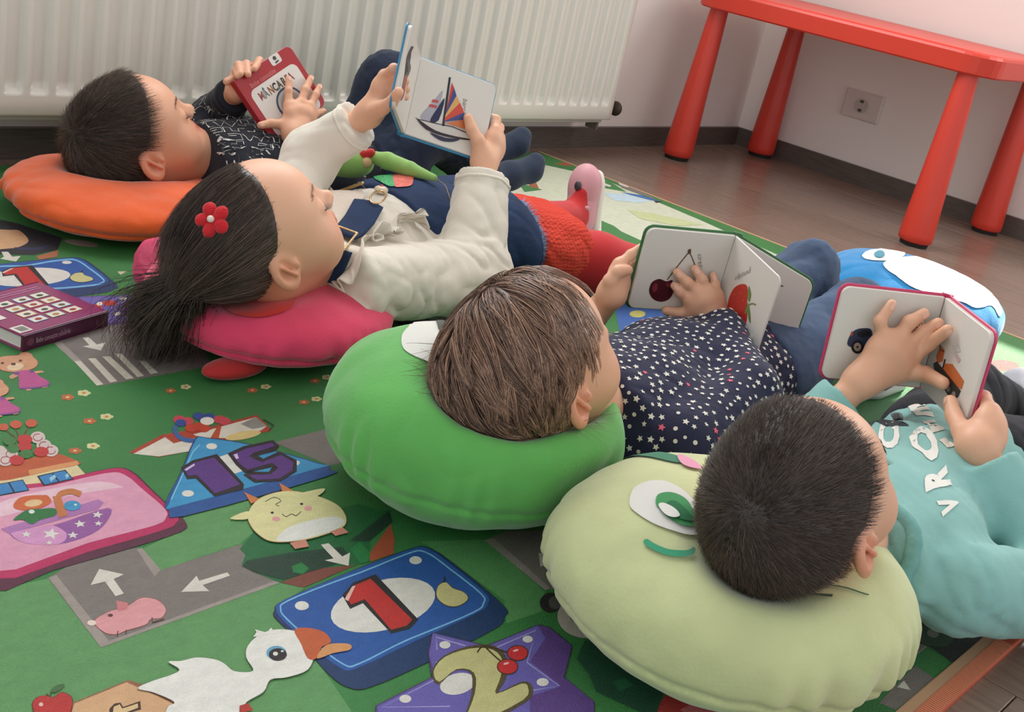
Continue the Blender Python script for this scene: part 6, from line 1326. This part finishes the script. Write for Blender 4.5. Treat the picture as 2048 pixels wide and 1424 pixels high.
# white line pattern: stepped outlines
m_line = mat('print_line', (196, 194, 190), .75); r = np.random.default_rng(55); Vp, Fp = [], []
def run(pts, w):
    P = np.array(pts, float); return stroke(P, w)
units = []
for iu in range(-3, 7):
    for iv in range(-6, 7):
        c0 = A(iu*.040+.010*(iv % 2), iv*.0235); kind = r.integers(0, 4); s_ = .0185; w_ = .0016
        if kind == 0: units.append(run(c0+np.array([(-s_, -.4*s_), (s_, -.4*s_), (s_, .4*s_), (-s_*.3, .4*s_), (-s_*.3, .05*s_), (.5*s_, .05*s_)]), w_))
        elif kind == 1: units.append(run(c0+np.array([(-s_, .5*s_), (-s_*.5, -.5*s_), (0, .5*s_), (s_*.5, -.5*s_), (s_, .5*s_)]), w_))
        elif kind == 2: units.append(run(c0+np.array([(-s_, -.5*s_), (-s_, .5*s_), (-.3*s_, .5*s_), (-.3*s_, -.3*s_), (.4*s_, -.3*s_), (.4*s_, .5*s_), (s_, .5*s_)]), w_))
        else: units.append(run(c0+np.array([(-s_, 0), (-.3*s_, 0), (-.3*s_, .5*s_), (.5*s_, .5*s_), (.5*s_, -.4*s_), (s_, -.4*s_)]), w_))
nU = len(units); V2, F2 = [], []
for u_ in units:
    m_ = len(u_)//2; k0 = len(V2); V2 += list(map(tuple, u_))
    for j in range(m_-1): F2.append((k0+j, k0+j+1, k0+2*m_-2-j, k0+2*m_-1-j))
O_ = A(-2.14, -.40, .165); exA = nrm(A(.92, -.35, 0)); eyA = nrm(A(.35, .92, 0))
o = drape('line_print', a_s, np.array(V2), F2, O_, exA, eyA, .0010, m_line, pA, .009, .013); o['kind'] = 'stuff'
m_tr = mat('cloth_navy_trouser', (34, 42, 60), .85, .2, bump=.2, bscale=400, sheen=.1)
tq_ = Shape(); tq_.el(torA[2][0]+A(.02, 0, 0), A(.10, .106, .068), None, .03)
for lg in (legAr, legAl): tq_.chain(lg[:3], [.064, .054, .042], .03)
tq_.cut(A(-1.925, 0, 0), (-1, 0, 0), .006); tq_.cut((0, 0, MZ+.001), (0, 0, -1), .004); tq_.cut(A(-1.622, 0, 0), (1, 0, -.2), .003); tq_.disp = cloth(111, .0046, 70)
shape_obj('trousers', tq_, .0036, m_tr, pA)
for lg in (legAr, legAl):
    so = Shape(); so.chain([lg[2]-A(.03, 0, -.008), lg[2], (lg[2]+lg[3])/2, lg[3], lg[3]+A(.012, 0, .016)], [.029, .031, .029, .026, .020], .012); so.cut((0, 0, MZ+.001), (0, 0, -1), .003); shape_obj('sock', so, .003, mat('sock_navy', (44, 54, 72), .9, .2, bump=.4, bscale=350, sheen=.2), pA)
boy_hair('A', pA, (.006, -.055, .068), 12000, .024, [(88, 71, 60), (70, 57, 50), (110, 90, 76), (58, 48, 43)], 75, boy_line, (56, 46, 41), .0034, .00030, .15)
for s_ in (1, -1): brow(HD['A'], sA, s_, pA, (112, 82, 66), 86+s_); lash_strip(HD['A'], s_, pA)
